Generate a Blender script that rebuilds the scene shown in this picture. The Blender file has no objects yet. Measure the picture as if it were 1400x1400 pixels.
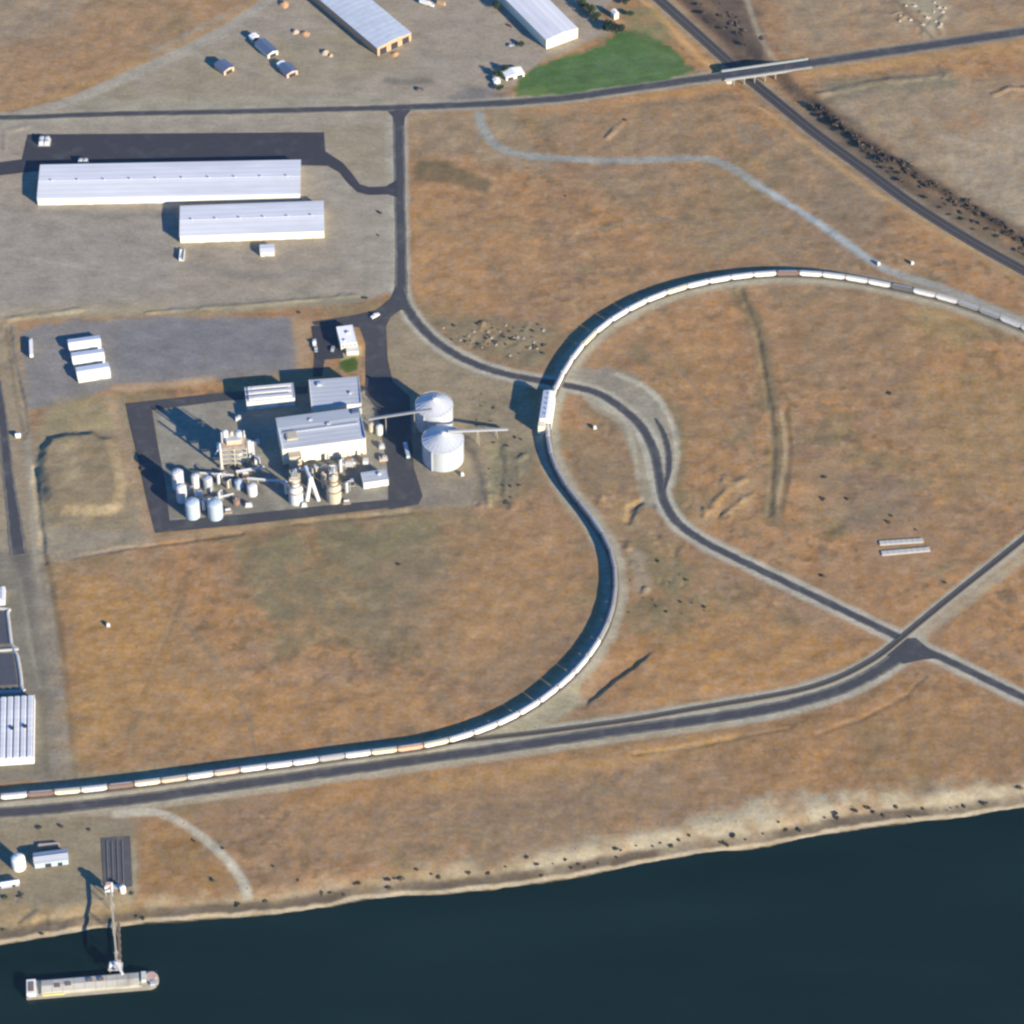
import bpy, math, random
import numpy as np
from mathutils import Vector

random.seed(7)
R = math.radians
S = bpy.context.scene
COL = S.collection

# ------------------------------------------------------------------ camera
F_PX, DIST, DEP = 4918.0, 2600.0, R(45.0)
sd, cd = math.sin(DEP), math.cos(DEP)
CAM = np.array([0.0, -DIST * cd, DIST * sd])
cam_d = bpy.data.cameras.new("camera")
cam_o = bpy.data.objects.new("camera", cam_d)
COL.objects.link(cam_o)
cam_o.location = CAM.tolist()
cam_o.rotation_euler = (math.pi / 2 - DEP, 0, 0)
cam_d.sensor_width = 36
cam_d.lens = 36 * F_PX / 1400.0
cam_d.clip_start, cam_d.clip_end = 10, 30000
S.camera = cam_o


def P(px, py, z=0.0):
    """survey helper: the point of the site at height z seen in that direction of the photograph"""
    u, v = (px - 700) / F_PX, (py - 700) / F_PX
    d = np.array([u, cd - v * sd, -sd - v * cd])
    t = (z - CAM[2]) / d[2]
    return CAM + d * t


def PL(pts, z=0.0):
    return [P(p[0], p[1], p[2] if len(p) > 2 else z)[:2] for p in pts]


# ------------------------------------------------------------------ light
SUN_EL = R(19.5)
to_sun = Vector((math.cos(SUN_EL) * 0.7071, -math.cos(SUN_EL) * 0.7071, math.sin(SUN_EL)))
W = bpy.data.worlds.new("World")
S.world = W
W.use_nodes = True
nt = W.node_tree
bg = nt.nodes["Background"]
sky = nt.nodes.new("ShaderNodeTexSky")
sky.sky_type = 'NISHITA'
sky.sun_disc = False
sky.sun_elevation = SUN_EL
sky.sun_rotation = R(135)
sky.altitude = 300
sky.air_density = 1.0
sky.dust_density = 0.2
sky.ozone_density = 5.0
hsv = nt.nodes.new("ShaderNodeHueSaturation")
hsv.inputs["Saturation"].default_value = 1.25
hsv.inputs["Hue"].default_value = 0.509
nt.links.new(sky.outputs[0], hsv.inputs["Color"])
nt.links.new(hsv.outputs[0], bg.inputs[0])
bg.inputs[1].default_value = 0.105
sl = bpy.data.lights.new("sun", 'SUN')
sl.energy = 5.0
sl.angle = R(0.5)
sl.color = (1.0, 0.87, 0.66)
so = bpy.data.objects.new("sun", sl)
COL.objects.link(so)
so.rotation_euler = (-to_sun).to_track_quat('-Z', 'Y').to_euler()
so.location = (600, -600, 900)
S.view_settings.view_transform = 'Standard'
S.view_settings.look = 'None'
S.view_settings.gamma = 1
S.view_settings.exposure = 1.09
S.render.engine = 'CYCLES'
S.cycles.max_bounces = 5
S.cycles.diffuse_bounces = 3
S.cycles.pixel_filter_type = 'BLACKMAN_HARRIS'
S.cycles.filter_width = 2.5
S.cycles.use_denoising = True
S.cycles.volume_bounces = 0

# ------------------------------------------------------------------ colour helpers
HAZE = 0.75e-5
KALB = 0.80
AIR = np.array([0.011, 0.022, 0.034])
KCH = np.array([0.99, 1.035, 0.97])


def lin(c):
    out = []
    for x in c[:3]:
        x = x / 255.0
        out.append(x / 12.92 if x <= 0.04045 else ((x + 0.055) / 1.055) ** 2.4)
    return np.array(out)


def alb(c, k=KALB):
    """albedo of a ground that shows as this colour in even daylight"""
    return np.clip((lin(c) - AIR * .8) * k * KCH, 0.004, 0.85)


MATS = {}


def mat(name, c, rough=0.7, var=0.12, scale=0.6, metal=0.0, stretch=(1, 1, 1), stripe=None, spec=0.3, dirt=None):
    """procedural material: colour broken up by noise, optional ribs along an axis (axis, per metre, depth)"""
    if name in MATS:
        return MATS[name]
    m = bpy.data.materials.new(name)
    m.use_nodes = True
    n, l = m.node_tree.nodes, m.node_tree.links
    b = n["Principled BSDF"]
    b.inputs["Roughness"].default_value = rough
    b.inputs["Metallic"].default_value = metal
    b.inputs["Specular IOR Level"].default_value = spec
    tc = n.new("ShaderNodeTexCoord")
    mp = n.new("ShaderNodeMapping")
    mp.inputs["Scale"].default_value = stretch
    l.new(tc.outputs["Object"], mp.inputs[0])
    nz = n.new("ShaderNodeTexNoise")
    nz.inputs["Scale"].default_value = scale
    nz.inputs["Detail"].default_value = 5
    nz.inputs["Roughness"].default_value = 0.62
    l.new(mp.outputs[0], nz.inputs[0])
    mr = n.new("ShaderNodeMapRange")
    mr.inputs[1].default_value, mr.inputs[2].default_value = 0.25, 0.75
    mr.inputs[3].default_value, mr.inputs[4].default_value = 1 - var, 1 + var
    l.new(nz.outputs[0], mr.inputs[0])
    last = mr.outputs[0]
    if stripe:
        ax, per, dep = stripe
        wv = n.new("ShaderNodeTexWave")
        wv.wave_type = 'BANDS'
        wv.bands_direction = ax
        wv.inputs["Scale"].default_value = per
        wv.inputs["Distortion"].default_value = 0.0
        l.new(tc.outputs["Object"], wv.inputs[0])
        m2 = n.new("ShaderNodeMapRange")
        m2.inputs[3].default_value, m2.inputs[4].default_value = 1 - dep, 1.0
        l.new(wv.outputs["Fac"], m2.inputs[0])
        mu = n.new("ShaderNodeMath")
        mu.operation = 'MULTIPLY'
        l.new(last, mu.inputs[0])
        l.new(m2.outputs[0], mu.inputs[1])
        last = mu.outputs[0]
    vm = n.new("ShaderNodeVectorMath")
    vm.operation = 'SCALE'
    vm.inputs[0].default_value = tuple(c)
    l.new(last, vm.inputs["Scale"])
    src = vm.outputs[0]
    if dirt is not None:
        n2 = n.new("ShaderNodeTexNoise")
        n2.inputs["Scale"].default_value = scale * 0.35
        n2.inputs["Detail"].default_value = 6
        l.new(mp.outputs[0], n2.inputs[0])
        m3 = n.new("ShaderNodeMapRange")
        m3.inputs[1].default_value, m3.inputs[2].default_value = 0.52, 0.75
        l.new(n2.outputs[0], m3.inputs[0])
        mx = n.new("ShaderNodeMix")
        mx.data_type = 'RGBA'
        l.new(m3.outputs[0], mx.inputs[0])
        l.new(src, mx.inputs[6])
        mx.inputs[7].default_value = (*dirt, 1)
        src = mx.outputs[2]
    l.new(src, b.inputs["Base Color"])
    MATS[name] = m
    return m


# ------------------------------------------------------------------ object helpers
def tag(o, label=None, cat=None, group=None, kind=None):
    if label:
        o["label"] = label
    if cat:
        o["category"] = cat
    if group:
        o["group"] = group
    if kind:
        o["kind"] = kind
    return o


def thing(name, label, cat, loc=(0, 0, 0), rz=0.0, group=None):
    o = bpy.data.objects.new(name, None)
    COL.objects.link(o)
    o.empty_display_size = 1
    o.location = (float(loc[0]), float(loc[1]), float(loc[2]) if len(loc) > 2 else 0.0)
    o.rotation_euler = (0, 0, rz)
    return tag(o, label, cat, group)


def copy_tree(o, parent=None):
    c = o.copy()
    COL.objects.link(c)
    if parent is not None:
        c.parent = parent
    for ch in list(o.children):
        copy_tree(ch, c)
    return c


class MB:
    def __init__(s):
        s.v, s.f, s.m = [], [], []

    def poly(s, pts, m=0):
        b = len(s.v)
        s.v += [tuple(map(float, p)) for p in pts]
        s.f.append(tuple(range(b, b + len(pts))))
        s.m.append(m)

    def add(s, vs, fs, m=0):
        b = len(s.v)
        s.v += [tuple(map(float, p)) for p in vs]
        s.f += [tuple(i + b for i in f) for f in fs]
        s.m += [m] * len(fs)

    def box(s, x, y, z, sx, sy, sz, rz=0.0, m=0):
        """x, y centre; z bottom"""
        c, n = math.cos(rz), math.sin(rz)
        vs = []
        for k in (0, sz):
            for a, b in ((-1, -1), (1, -1), (1, 1), (-1, 1)):
                dx, dy = a * sx / 2, b * sy / 2
                vs.append((x + dx * c - dy * n, y + dx * n + dy * c, z + k))
        s.add(vs, [(0, 3, 2, 1), (4, 5, 6, 7), (0, 1, 5, 4), (1, 2, 6, 5), (2, 3, 7, 6), (3, 0, 4, 7)], m)

    def cyl(s, x, y, z, r, h, n=20, r2=None, m=0):
        r2 = r if r2 is None else r2
        vs = [(x + r * math.cos(2 * math.pi * i / n), y + r * math.sin(2 * math.pi * i / n), z) for i in range(n)]
        fs = [tuple(reversed(range(n)))]
        if r2 > 1e-6:
            vs += [(x + r2 * math.cos(2 * math.pi * i / n), y + r2 * math.sin(2 * math.pi * i / n), z + h) for i in range(n)]
            fs += [(i, (i + 1) % n, n + (i + 1) % n, n + i) for i in range(n)]
            fs.append(tuple(range(n, 2 * n)))
        else:
            vs.append((x, y, z + h))
            fs += [(i, (i + 1) % n, n) for i in range(n)]
        s.add(vs, fs, m)

    def tube(s, p, q, r, n=8, m=0, r2=None):
        p, q = Vector(p), Vector(q)
        r2 = r if r2 is None else r2
        d = (q - p).normalized()
        a = d.orthogonal().normalized()
        b = d.cross(a)
        vs = []
        for pt, rr in ((p, r), (q, r2)):
            for i in range(n):
                t = 2 * math.pi * i / n
                vs.append(pt + (a * math.cos(t) + b * math.sin(t)) * rr)
        fs = [(i, (i + 1) % n, n + (i + 1) % n, n + i) for i in range(n)]
        fs += [tuple(reversed(range(n))), tuple(range(n, 2 * n))]
        s.add(vs, fs, m)

    def beam(s, p, q, w, h, m=0):
        """rectangular bar; p, q are the middles of its ends"""
        p, q = Vector(p), Vector(q)
        d = (q - p).normalized()
        a = d.cross(Vector((0, 0, 1)))
        a = a.normalized() if a.length > 1e-4 else Vector((1, 0, 0))
        b = a.cross(d)
        vs = []
        for pt in (p, q):
            for i, j in ((-1, -1), (1, -1), (1, 1), (-1, 1)):
                vs.append(pt + a * i * w / 2 + b * j * h / 2)
        s.add(vs, [(0, 3, 2, 1), (4, 5, 6, 7), (0, 1, 5, 4), (1, 2, 6, 5), (2, 3, 7, 6), (3, 0, 4, 7)], m)

    def prism_x(s, prof, x0, x1, m=0):
        """profile in (y, z), counter-clockwise seen from +x"""
        n = len(prof)
        vs = [(x0, y, z) for y, z in prof] + [(x1, y, z) for y, z in prof]
        fs = [tuple(reversed(range(n))), tuple(range(n, 2 * n))]
        fs += [(i, (i + 1) % n, n + (i + 1) % n, n + i) for i in range(n)]
        s.add(vs, fs, m)

    def prism_y(s, prof, y0, y1, m=0):
        n = len(prof)
        vs = [(x, y0, z) for x, z in prof] + [(x, y1, z) for x, z in prof]
        fs = [tuple(range(n)), tuple(reversed(range(n, 2 * n)))]
        fs += [(i, n + i, n + (i + 1) % n, (i + 1) % n) for i in range(n)]
        s.add(vs, fs, m)

    def prism_z(s, prof, z0, z1, m=0):
        n = len(prof)
        vs = [(x, y, z0) for x, y in prof] + [(x, y, z1) for x, y in prof]
        fs = [tuple(reversed(range(n))), tuple(range(n, 2 * n))]
        fs += [(i, (i + 1) % n, n + (i + 1) % n, n + i) for i in range(n)]
        s.add(vs, fs, m)

    def dome(s, x, y, z, r, rh, n=20, k=5, m=0):
        vs, fs = [], []
        for j in range(k):
            t = math.pi / 2 * j / k
            for i in range(n):
                a = 2 * math.pi * i / n
                vs.append((x + r * math.cos(t) * math.cos(a), y + r * math.cos(t) * math.sin(a), z + rh * math.sin(t)))
        vs.append((x, y, z + rh))
        for j in range(k - 1):
            for i in range(n):
                fs.append((j * n + i, j * n + (i + 1) % n, (j + 1) * n + (i + 1) % n, (j + 1) * n + i))
        for i in range(n):
            fs.append(((k - 1) * n + i, (k - 1) * n + (i + 1) % n, k * n))
        s.add(vs, fs, m)

    def build(s, name, mats, parent=None, smooth=False):
        me = bpy.data.meshes.new(name)
        me.from_pydata(s.v, [], s.f)
        if not isinstance(mats, (list, tuple)):
            mats = [mats]
        for mm in mats:
            me.materials.append(mm)
        if len(mats) > 1:
            me.polygons.foreach_set("material_index", s.m)
        if smooth:
            me.polygons.foreach_set("use_smooth", [True] * len(me.polygons))
        me.update()
        o = bpy.data.objects.new(name, me)
        COL.objects.link(o)
        if parent is not None:
            o.parent = parent
        return o


_ones = ["", "first", "second", "third", "fourth", "fifth", "sixth", "seventh", "eighth", "ninth", "tenth", "eleventh",
         "twelfth", "thirteenth", "fourteenth", "fifteenth", "sixteenth", "seventeenth", "eighteenth", "nineteenth"]
_tens = {2: ("twentieth", "twenty"), 3: ("thirtieth", "thirty"), 4: ("fortieth", "forty"), 5: ("fiftieth", "fifty"),
         6: ("sixtieth", "sixty"), 7: ("seventieth", "seventy"), 8: ("eightieth", "eighty")}


def nth(i):
    if i < 20:
        return _ones[i]
    t, o = divmod(i, 10)
    return _tens[t][0] if o == 0 else _tens[t][1] + "-" + _ones[o]


# ------------------------------------------------------------------ layout lines (photo survey points)
def spline(pts, n=8):
    pts = [np.array(p, float) for p in pts]
    pts = [2 * pts[0] - pts[1]] + pts + [2 * pts[-1] - pts[-2]]
    out = []
    for i in range(1, len(pts) - 2):
        p0, p1, p2, p3 = pts[i - 1:i + 3]
        for k in range(n):
            t = k / n
            out.append(0.5 * ((2 * p1) + (-p0 + p2) * t + (2 * p0 - 5 * p1 + 4 * p2 - p3) * t * t + (-p0 + 3 * p1 - 3 * p2 + p3) * t ** 3))
    out.append(pts[-2])
    return out


def smooth_line(pts, it=2):
    pts = [np.array(p, float) for p in pts]
    for _ in range(it):
        pts = [pts[0]] + [(pts[i - 1] + 2 * pts[i] + pts[i + 1]) / 4 for i in range(1, len(pts) - 1)] + [pts[-1]]
    return pts


TRAIN_PX = [(-160, 1106), (-60, 1095.5), (19.3, 1086.8), (91, 1081.5), (132, 1077.0), (201, 1069.4), (238, 1064.2), (272, 1059.6), (308, 1054.6),
            (345, 1049.5), (380, 1045.1), (415, 1040.7), (445, 1036.3), (481.4, 1031.2), (519, 1026.6), (554, 1022.4), (590, 1016.8), (622, 1009), (652, 999.6),
            (682, 988), (708, 975.5), (731.4, 962), (751, 948), (770, 932.5), (785, 918.5), (798, 904), (808.6, 890), (817, 877.5), (825.5, 863),
            (832, 848), (837, 832), (840.3, 815), (841.6, 796), (840.2, 774), (834.7, 752), (825, 732), (812.5, 713), (797, 693), (781, 673.7), (767.5, 654),
            (757.4, 634), (751, 613), (748.3, 592), (748.5, 570), (753, 547), (761, 526), (769.8, 509), (782, 489), (799, 467.6), (820, 447.8), (843, 431.5),
            (864, 419.7), (886, 409), (912, 399), (940, 390.5), (969, 383.8), (998, 378.8), (1027, 375.2), (1058.6, 373), (1088.6, 372.6), (1121.4, 374.3), (1153, 378),
            (1180, 382.6), (1210, 388.4), (1240, 394.4), (1271.4, 401.6), (1303, 410), (1337, 421.5), (1368.6, 434), (1394, 444.5), (1440, 464), (1520, 500)]
TRAIN = smooth_line(spline([P(x, y, 3.5)[:2] for x, y in TRAIN_PX], 4), 6)
BRANCH = spline(PL([(540, 1026), (600, 1017), (670, 1009.5), (731, 1003), (800, 994), (870, 984), (950, 970), (1040, 955), (1100, 943), (1150, 926), (1200, 899),
                    (1240, 867), (1300, 818), (1400, 738), (1600, 575)]), 5)
MAINRAIL_PX = [(780, -110, -2), (840, -55, -3), (900, -2, -4), (960, 52, -6), (1000, 88, -7), (1035, 117, -7), (1062, 139, -6.2), (1120, 186, -5),
               (1190, 237, -3.8), (1250, 281, -3), (1330, 331, -2.6), (1400, 370, -2.4), (1500, 425, -2), (1650, 505, -1.5)]
MAINRAIL = spline(PL(MAINRAIL_PX), 5)
MAINRAIL_Z = [p[0] for p in spline([(q[2], 0) for q in MAINRAIL_PX], 5)]

SHORE_PX = [(-900, 1420), (-300, 1335), (0, 1293), (50, 1284), (100, 1277), (140, 1271), (200, 1262), (250, 1259), (300, 1257), (350, 1254), (412, 1247), (450, 1240), (500, 1230), (550, 1226.5),
            (600, 1224), (650, 1219), (700, 1213), (760, 1204), (800, 1199), (850, 1188), (900, 1178), (950, 1169), (1000, 1165), (1050, 1157.5), (1100, 1147.5), (1150, 1138),
            (1200, 1130), (1250, 1125), (1290, 1122), (1320, 1118), (1370, 1110), (1400, 1106), (1700, 1062), (2400, 950)]
WATER_Z = -3.0
SHORE = np.array([P(x, y, WATER_Z)[:2] for x, y in SHORE_PX])

MAIN_ROAD = spline(PL([(-260, 166), (0, 161), (150, 156), (300, 153), (450, 149.5), (545, 147), (620, 144), (700, 140), (780, 133), (860, 121.5), (930, 111.5), (990, 103.3)]), 4)
MAIN_ROAD_E = spline(PL([(1106, 86.6), (1150, 80), (1200, 72.5), (1300, 58), (1400, 43), (1660, 5)]), 4)
ACCESS = spline(PL([(545, 150), (546.5, 250), (548, 330), (548.5, 380), (548, 412)]), 4)
CURVE = spline(PL([(547, 395), (556, 420), (578, 450), (610, 477), (650, 498), (690, 511), (735, 520), (775, 527), (815, 537), (850, 558), (878, 585), (895, 620),
                   (902, 655), (908, 685), (926, 714), (960, 739), (1010, 765), (1080, 799), (1160, 838), (1240, 877), (1320, 915), (1400, 954), (1640, 1070)]), 5)
RIVER_ROAD = spline(PL([(-260, 1128), (0, 1111.5), (100, 1103), (200, 1091), (300, 1077), (400, 1063), (500, 1049), (600, 1035), (700, 1021), (800, 1006), (900, 992),
                        (1000, 978), (1080, 963), (1150, 942), (1200, 917), (1232, 895), (1250, 880)]), 4)
WEST_ROAD = spline(PL([(-6, 520), (4, 580), (10, 640), (18, 700), (26, 758)]), 4)

# ------------------------------------------------------------------ numpy noise and distance fields
_rng = np.random.RandomState(11)
_lat = _rng.rand(8, 256, 256).astype(np.float32)


def vnoise(x, y, scale, k=0):
    x, y = x / scale, y / scale
    xi, yi = np.floor(x).astype(int), np.floor(y).astype(int)
    fx, fy = x - xi, y - yi
    fx, fy = fx * fx * (3 - 2 * fx), fy * fy * (3 - 2 * fy)
    L = _lat[k % 8]
    a, b = L[xi & 255, yi & 255], L[(xi + 1) & 255, yi & 255]
    c, d = L[xi & 255, (yi + 1) & 255], L[(xi + 1) & 255, (yi + 1) & 255]
    return (a * (1 - fx) + b * fx) * (1 - fy) + (c * (1 - fx) + d * fx) * fy


def fbm(x, y, scale, k=0, oct=4, gain=0.55):
    t, s, amp = 0, 0, 1.0
    for o in range(oct):
        ca, sa = math.cos(o * 1.1 + k), math.sin(o * 1.1 + k)
        t = t + amp * vnoise(x * ca - y * sa + 37.7 * o, x * sa + y * ca + 11.3 * o, scale / 2 ** o, k + o)
        s += amp
        amp *= gain
    return t / s


def sstep(a, b, x):
    t = np.clip((x - a) / (b - a), 0, 1)
    return t * t * (3 - 2 * t)


def line_dist(X, Y, pts, vals=None, radius=60):
    """distance to a polyline, and the value carried along it; inf beyond the radius of its box"""
    pts = np.array([p[:2] for p in pts])
    D = np.full(X.shape, 1e9)
    V = np.zeros(X.shape)
    lo, hi = pts.min(0) - radius, pts.max(0) + radius
    idx = np.where((X > lo[0]) & (X < hi[0]) & (Y > lo[1]) & (Y < hi[1]))[0]
    x, y = X[idx], Y[idx]
    best = np.full(x.shape, 1e9)
    bv = np.zeros(x.shape)
    for i in range(len(pts) - 1):
        a, b = pts[i], pts[i + 1]
        slo, shi = np.minimum(a, b) - radius, np.maximum(a, b) + radius
        j = np.where((x > slo[0]) & (x < shi[0]) & (y > slo[1]) & (y < shi[1]))[0]
        if not len(j):
            continue
        d = b - a
        q = max(float(d @ d), 1e-9)
        t = np.clip(((x[j] - a[0]) * d[0] + (y[j] - a[1]) * d[1]) / q, 0, 1)
        dd = np.hypot(x[j] - a[0] - t * d[0], y[j] - a[1] - t * d[1])
        k = dd < best[j]
        best[j[k]] = dd[k]
        if vals is not None:
            bv[j[k]] = (vals[i] + (vals[i + 1] - vals[i]) * t)[k]
    D[idx] = best
    V[idx] = bv
    return D, V


def poly_sdf(X, Y, poly, margin=30):
    """signed distance, positive inside"""
    poly = np.array([p[:2] for p in poly])
    lo, hi = poly.min(0) - margin, poly.max(0) + margin
    D = np.full(X.shape, -1e9)
    idx = np.where((X > lo[0]) & (X < hi[0]) & (Y > lo[1]) & (Y < hi[1]))[0]
    x, y = X[idx], Y[idx]
    ins = np.zeros(x.shape, bool)
    best = np.full(x.shape, 1e9)
    n = len(poly)
    for i in range(n):
        a, b = poly[i], poly[(i + 1) % n]
        if a[1] != b[1]:
            c = ((a[1] > y) != (b[1] > y)) & (x < (b[0] - a[0]) * (y - a[1]) / (b[1] - a[1]) + a[0])
            ins ^= c
        d = b - a
        q = max(float(d @ d), 1e-9)
        t = np.clip(((x - a[0]) * d[0] + (y - a[1]) * d[1]) / q, 0, 1)
        best = np.minimum(best, np.hypot(x - a[0] - t * d[0], y - a[1] - t * d[1]))
    D[idx] = np.where(ins, best, -best)
    return D


# ------------------------------------------------------------------ terrain heights
MOUND = PL([(64, 596), (92, 590), (126, 588), (156, 597), (168, 625), (174, 668), (168, 698), (150, 706), (80, 706), (58, 690), (47, 650), (50, 614)])
SCARP = PL([(802, 967), (830, 944), (862, 919), (890, 896)])
_rr = random.Random(77)
ROUGH = []
for (x0, y0, x1, y1, k_) in ((850, 690, 905, 745, 7), (940, 650, 1035, 720, 8), (650, 545, 725, 690, 10), (855, 730, 940, 840, 9), (780, 560, 850, 680, 5), (1225, 5, 1300, 45, 9), (600, 440, 740, 490, 9)):
    for _ in range(k_):
        x, y, a, ln_ = _rr.uniform(x0, x1), _rr.uniform(y0, y1), _rr.uniform(0, 3.14), _rr.uniform(4, 11)
        ROUGH.append((PL([(x, y), (x + ln_ * .5 * math.cos(a) + 2, y + ln_ * .5 * math.sin(a)), (x + ln_ * math.cos(a), y + ln_ * math.sin(a) + 2)]), _rr.choice((-.5, .5, .7, 1.0)), _rr.uniform(2.0, 4.0)))
DITCHES = [(PL([(1012, 396), (1034, 450), (1048, 530), (1058, 610), (1052, 705)]), .7, 3.5),
           
           (PL([(47, 640), (52, 690), (58, 740), (61, 768)]), 1.2, 3.2),
           (PL([(10, 446), (20, 500), (32, 560), (36, 592)]), 0.9, 2.8),
           (PL([(858, 712), (866, 692), (880, 684), (895, 690)]), 1.5, 5.0),
           (PL([(870, 1031), (940, 1022), (1010, 1008), (1080, 996)]), 0.5, 3.0),
           (PL([(1120, 1004), (1180, 982), (1240, 950), (1262, 925)]), 0.4, 3.0),
           (PL([(100, 762), (160, 752), (240, 742), (330, 730)]), 0.6, 3.0),
           (PL([(400, 716), (480, 708), (560, 700)]), 0.5, 3.0)]
RIDGES = [(PL([(8, 436), (60, 430), (110, 424)]), .8, 4.0), (PL([(200, 428), (300, 420), (400, 412), (490, 404)]), 0.9, 3.5),
          (PL([(6, 158), (40, 172), (7, 180), (7, 205)]), 0.5, 3), (PL([(972, 700), (985, 680), (1000, 664), (1018, 656)]), 1.0, 5.0),
          (PL([(990, 705), (1010, 688), (1030, 676)]), .8, 4.0), (PL([(640, 600), (660, 640), (668, 690)]), 0.8, 4),
          (PL([(690, 610), (694, 650), (690, 680)]), 0.9, 4), (PL([(1120, 130), (1200, 112), (1290, 104)]), 1.0, 6),
          (PL([(1360, 130), (1380, 122), (1410, 120)]), 1.3, 4), (PL([(35, 1262), (52, 1248), (66, 1252), (70, 1262)]), 1.6, 5.0),
          (PL([(95, 1262), (130, 1252)]), 0.8, 4), (PL([(830, 188), (842, 176), (850, 168)]), 1.0, 3.5)]


RIDGES += ROUGH


def shore_d(X, Y):
    ys = np.interp(X, SHORE[:, 0], SHORE[:, 1])
    return (Y - ys) * 0.97


def height(X, Y):
    X, Y = np.asarray(X, float).ravel(), np.asarray(Y, float).ravel()
    d = shore_d(X, Y) + (fbm(X, Y, 30, 3, 4) - 0.5) * 6.0 * (np.abs(X) < 900)
    bank = np.where(d < 0, WATER_Z + np.maximum(d * 0.22, -8),
                    WATER_Z + 0.45 * np.clip(d / 5.0, 0, 1) + 2.55 * sstep(4.0, 24.0, d))
    z = bank.copy()
    far = sstep(650, 900, -d) * 30
    z = z + far
    # gentle relief, flat where people have graded the site
    inland = sstep(15, 45, d)
    flat = np.ones(X.shape)
    paved = np.ones(X.shape)
    for ln, w in ((TRAIN, 16), (BRANCH, 12), (MAIN_ROAD, 16), (MAIN_ROAD_E, 16), (ACCESS, 12), (CURVE, 12), (RIVER_ROAD, 14), (WEST_ROAD, 14), (MAINRAIL, 12)):
        dd, _ = line_dist(X, Y, ln, radius=40)
        flat *= sstep(w * 0.6, w * 1.6, dd)
        paved *= sstep(w * 0.45, w * 0.8, dd)
    for pg in FLATS:
        flat *= 1 - sstep(-12, 2, poly_sdf(X, Y, pg))
    rel = (fbm(X, Y, 60, 1, 4) - 0.5) * 2.2 + (fbm(X, Y, 11, 4, 3) - 0.5) * 0.7
    z += rel * flat * sstep(6, 30, d)
    z += inland * sstep(40, 140, Y - 640) * (fbm(X, Y, 300, 5, 4)) * 8
    # cutting of the main railway
    dd, zz = line_dist(X, Y, MAINRAIL, MAINRAIL_Z, radius=60)
    cut = np.where(dd < 1e8, zz * (1 - sstep(7.0 + np.maximum(-zz - 3, 0) * 1.6, 7.5 + np.maximum(-zz, .3) * 2.9, dd)), 0)
    z += cut * inland
    s = poly_sdf(X, Y, MOUND)
    z += 3.0 * sstep(0.0, 9.5, s + (fbm(X, Y, 9, 2, 2) - .5) * 3)
    for ln, dep, w in DITCHES:
        dd, _ = line_dist(X, Y, ln, radius=20)
        z -= paved * dep * (1 - sstep(0.3, w, dd + (fbm(X, Y, 9, 5, 2) - .5) * 3)) * (.35 + 1.1 * fbm(X, Y, 14, 7, 2))
    a, b = np.array(SCARP[0]), np.array(SCARP[-1])
    t = (b - a) / np.linalg.norm(b - a)
    u = (X - a[0]) * t[0] + (Y - a[1]) * t[1]
    q = -(X - a[0]) * t[1] + (Y - a[1]) * t[0]
    q = q + (fbm(X, Y, 14, 2, 2) - .5) * 4
    Ls = np.linalg.norm(b - a)
    z -= 1.5 * sstep(0, 3.0, q) * (1 - sstep(4, 26, q)) * sstep(-6, 10, u) * (1 - sstep(Ls - 10, Ls + 8, u))
    for ln, dep, w in RIDGES:
        dd, _ = line_dist(X, Y, ln, radius=20)
        z += paved * .8 * dep * (1 - sstep(0.2, w, dd + (fbm(X, Y, 8, 3, 2) - .5) * 4)) * (0.1 + 1.5 * fbm(X, Y, 9, 6, 2))
    return z


FLATS = [PL(p) for p in (
    [(0, 170), (545, 160), (545, 405), (480, 410), (200, 420), (0, 430)],
    [(25, 440), (395, 432), (560, 420), (600, 520), (660, 600), (640, 700), (215, 735), (175, 545), (30, 560)],
    [(110, 135), (345, -40), (960, -40), (960, 110), (690, 135), (300, 150)],
    [(-200, 1120), (190, 1115), (185, 1222), (-200, 1235)],
    [(-200, 790), (20, 790), (50, 940), (60, 1060), (-200, 1060)],
    [(1195, 730), (1280, 730), (1280, 765), (1195, 765)])]


def Z(px, py):
    p = P(px, py, 0)
    return float(height(np.array([p[0]]), np.array([p[1]]))[0])


def G(px, py):
    """point of the terrain seen there"""
    z = 0.0
    for _ in range(2):
        p = P(px, py, z)
        z = float(height(np.array([p[0]]), np.array([p[1]]))[0])
    p = P(px, py, z)
    return np.array([p[0], p[1], z])


# ------------------------------------------------------------------ ground sheet
def axis(lo, hi, step, far):
    core = np.arange(lo, hi + step, step)
    out, s, x = [], step, 0
    while x < far:
        s *= 1.35
        x += s
        out.append(x)
    out = np.array(out)
    return np.concatenate([(lo - out)[::-1], core, core[-1] + out])


p00, p11 = P(-8, -8), P(1408, 1408)
xs = axis(p00[0] - 6, -p00[0] + 6, 1.3, 4500)
ys = axis(P(700, 1330)[1], p00[1] + 6, 1.3, 4500)
GX, GY = np.meshgrid(xs, ys)
gx, gy = GX.ravel(), GY.ravel()
gz = height(gx, gy)

# surface kinds: (shape, points, colour as it shows, edge width, share, edge noise)
n1 = fbm(gx, gy, 90, 0, 5)
n2 = fbm(gx, gy, 34, 2, 5)
n3 = fbm(gx + 0.35 * gy, gy * 0.5, 16, 5, 4)
n4 = fbm(gx, gy, 7, 6, 3)
c = np.zeros((gx.size, 3))
A = alb((170, 132, 100)); B = alb((152, 127, 106)); Cc = alb((182, 138, 98)); D_ = alb((138, 126, 100)); E_ = alb((168, 138, 112))


def mix(c, col, m):
    return c * (1 - m[:, None]) + col * m[:, None]


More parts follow.
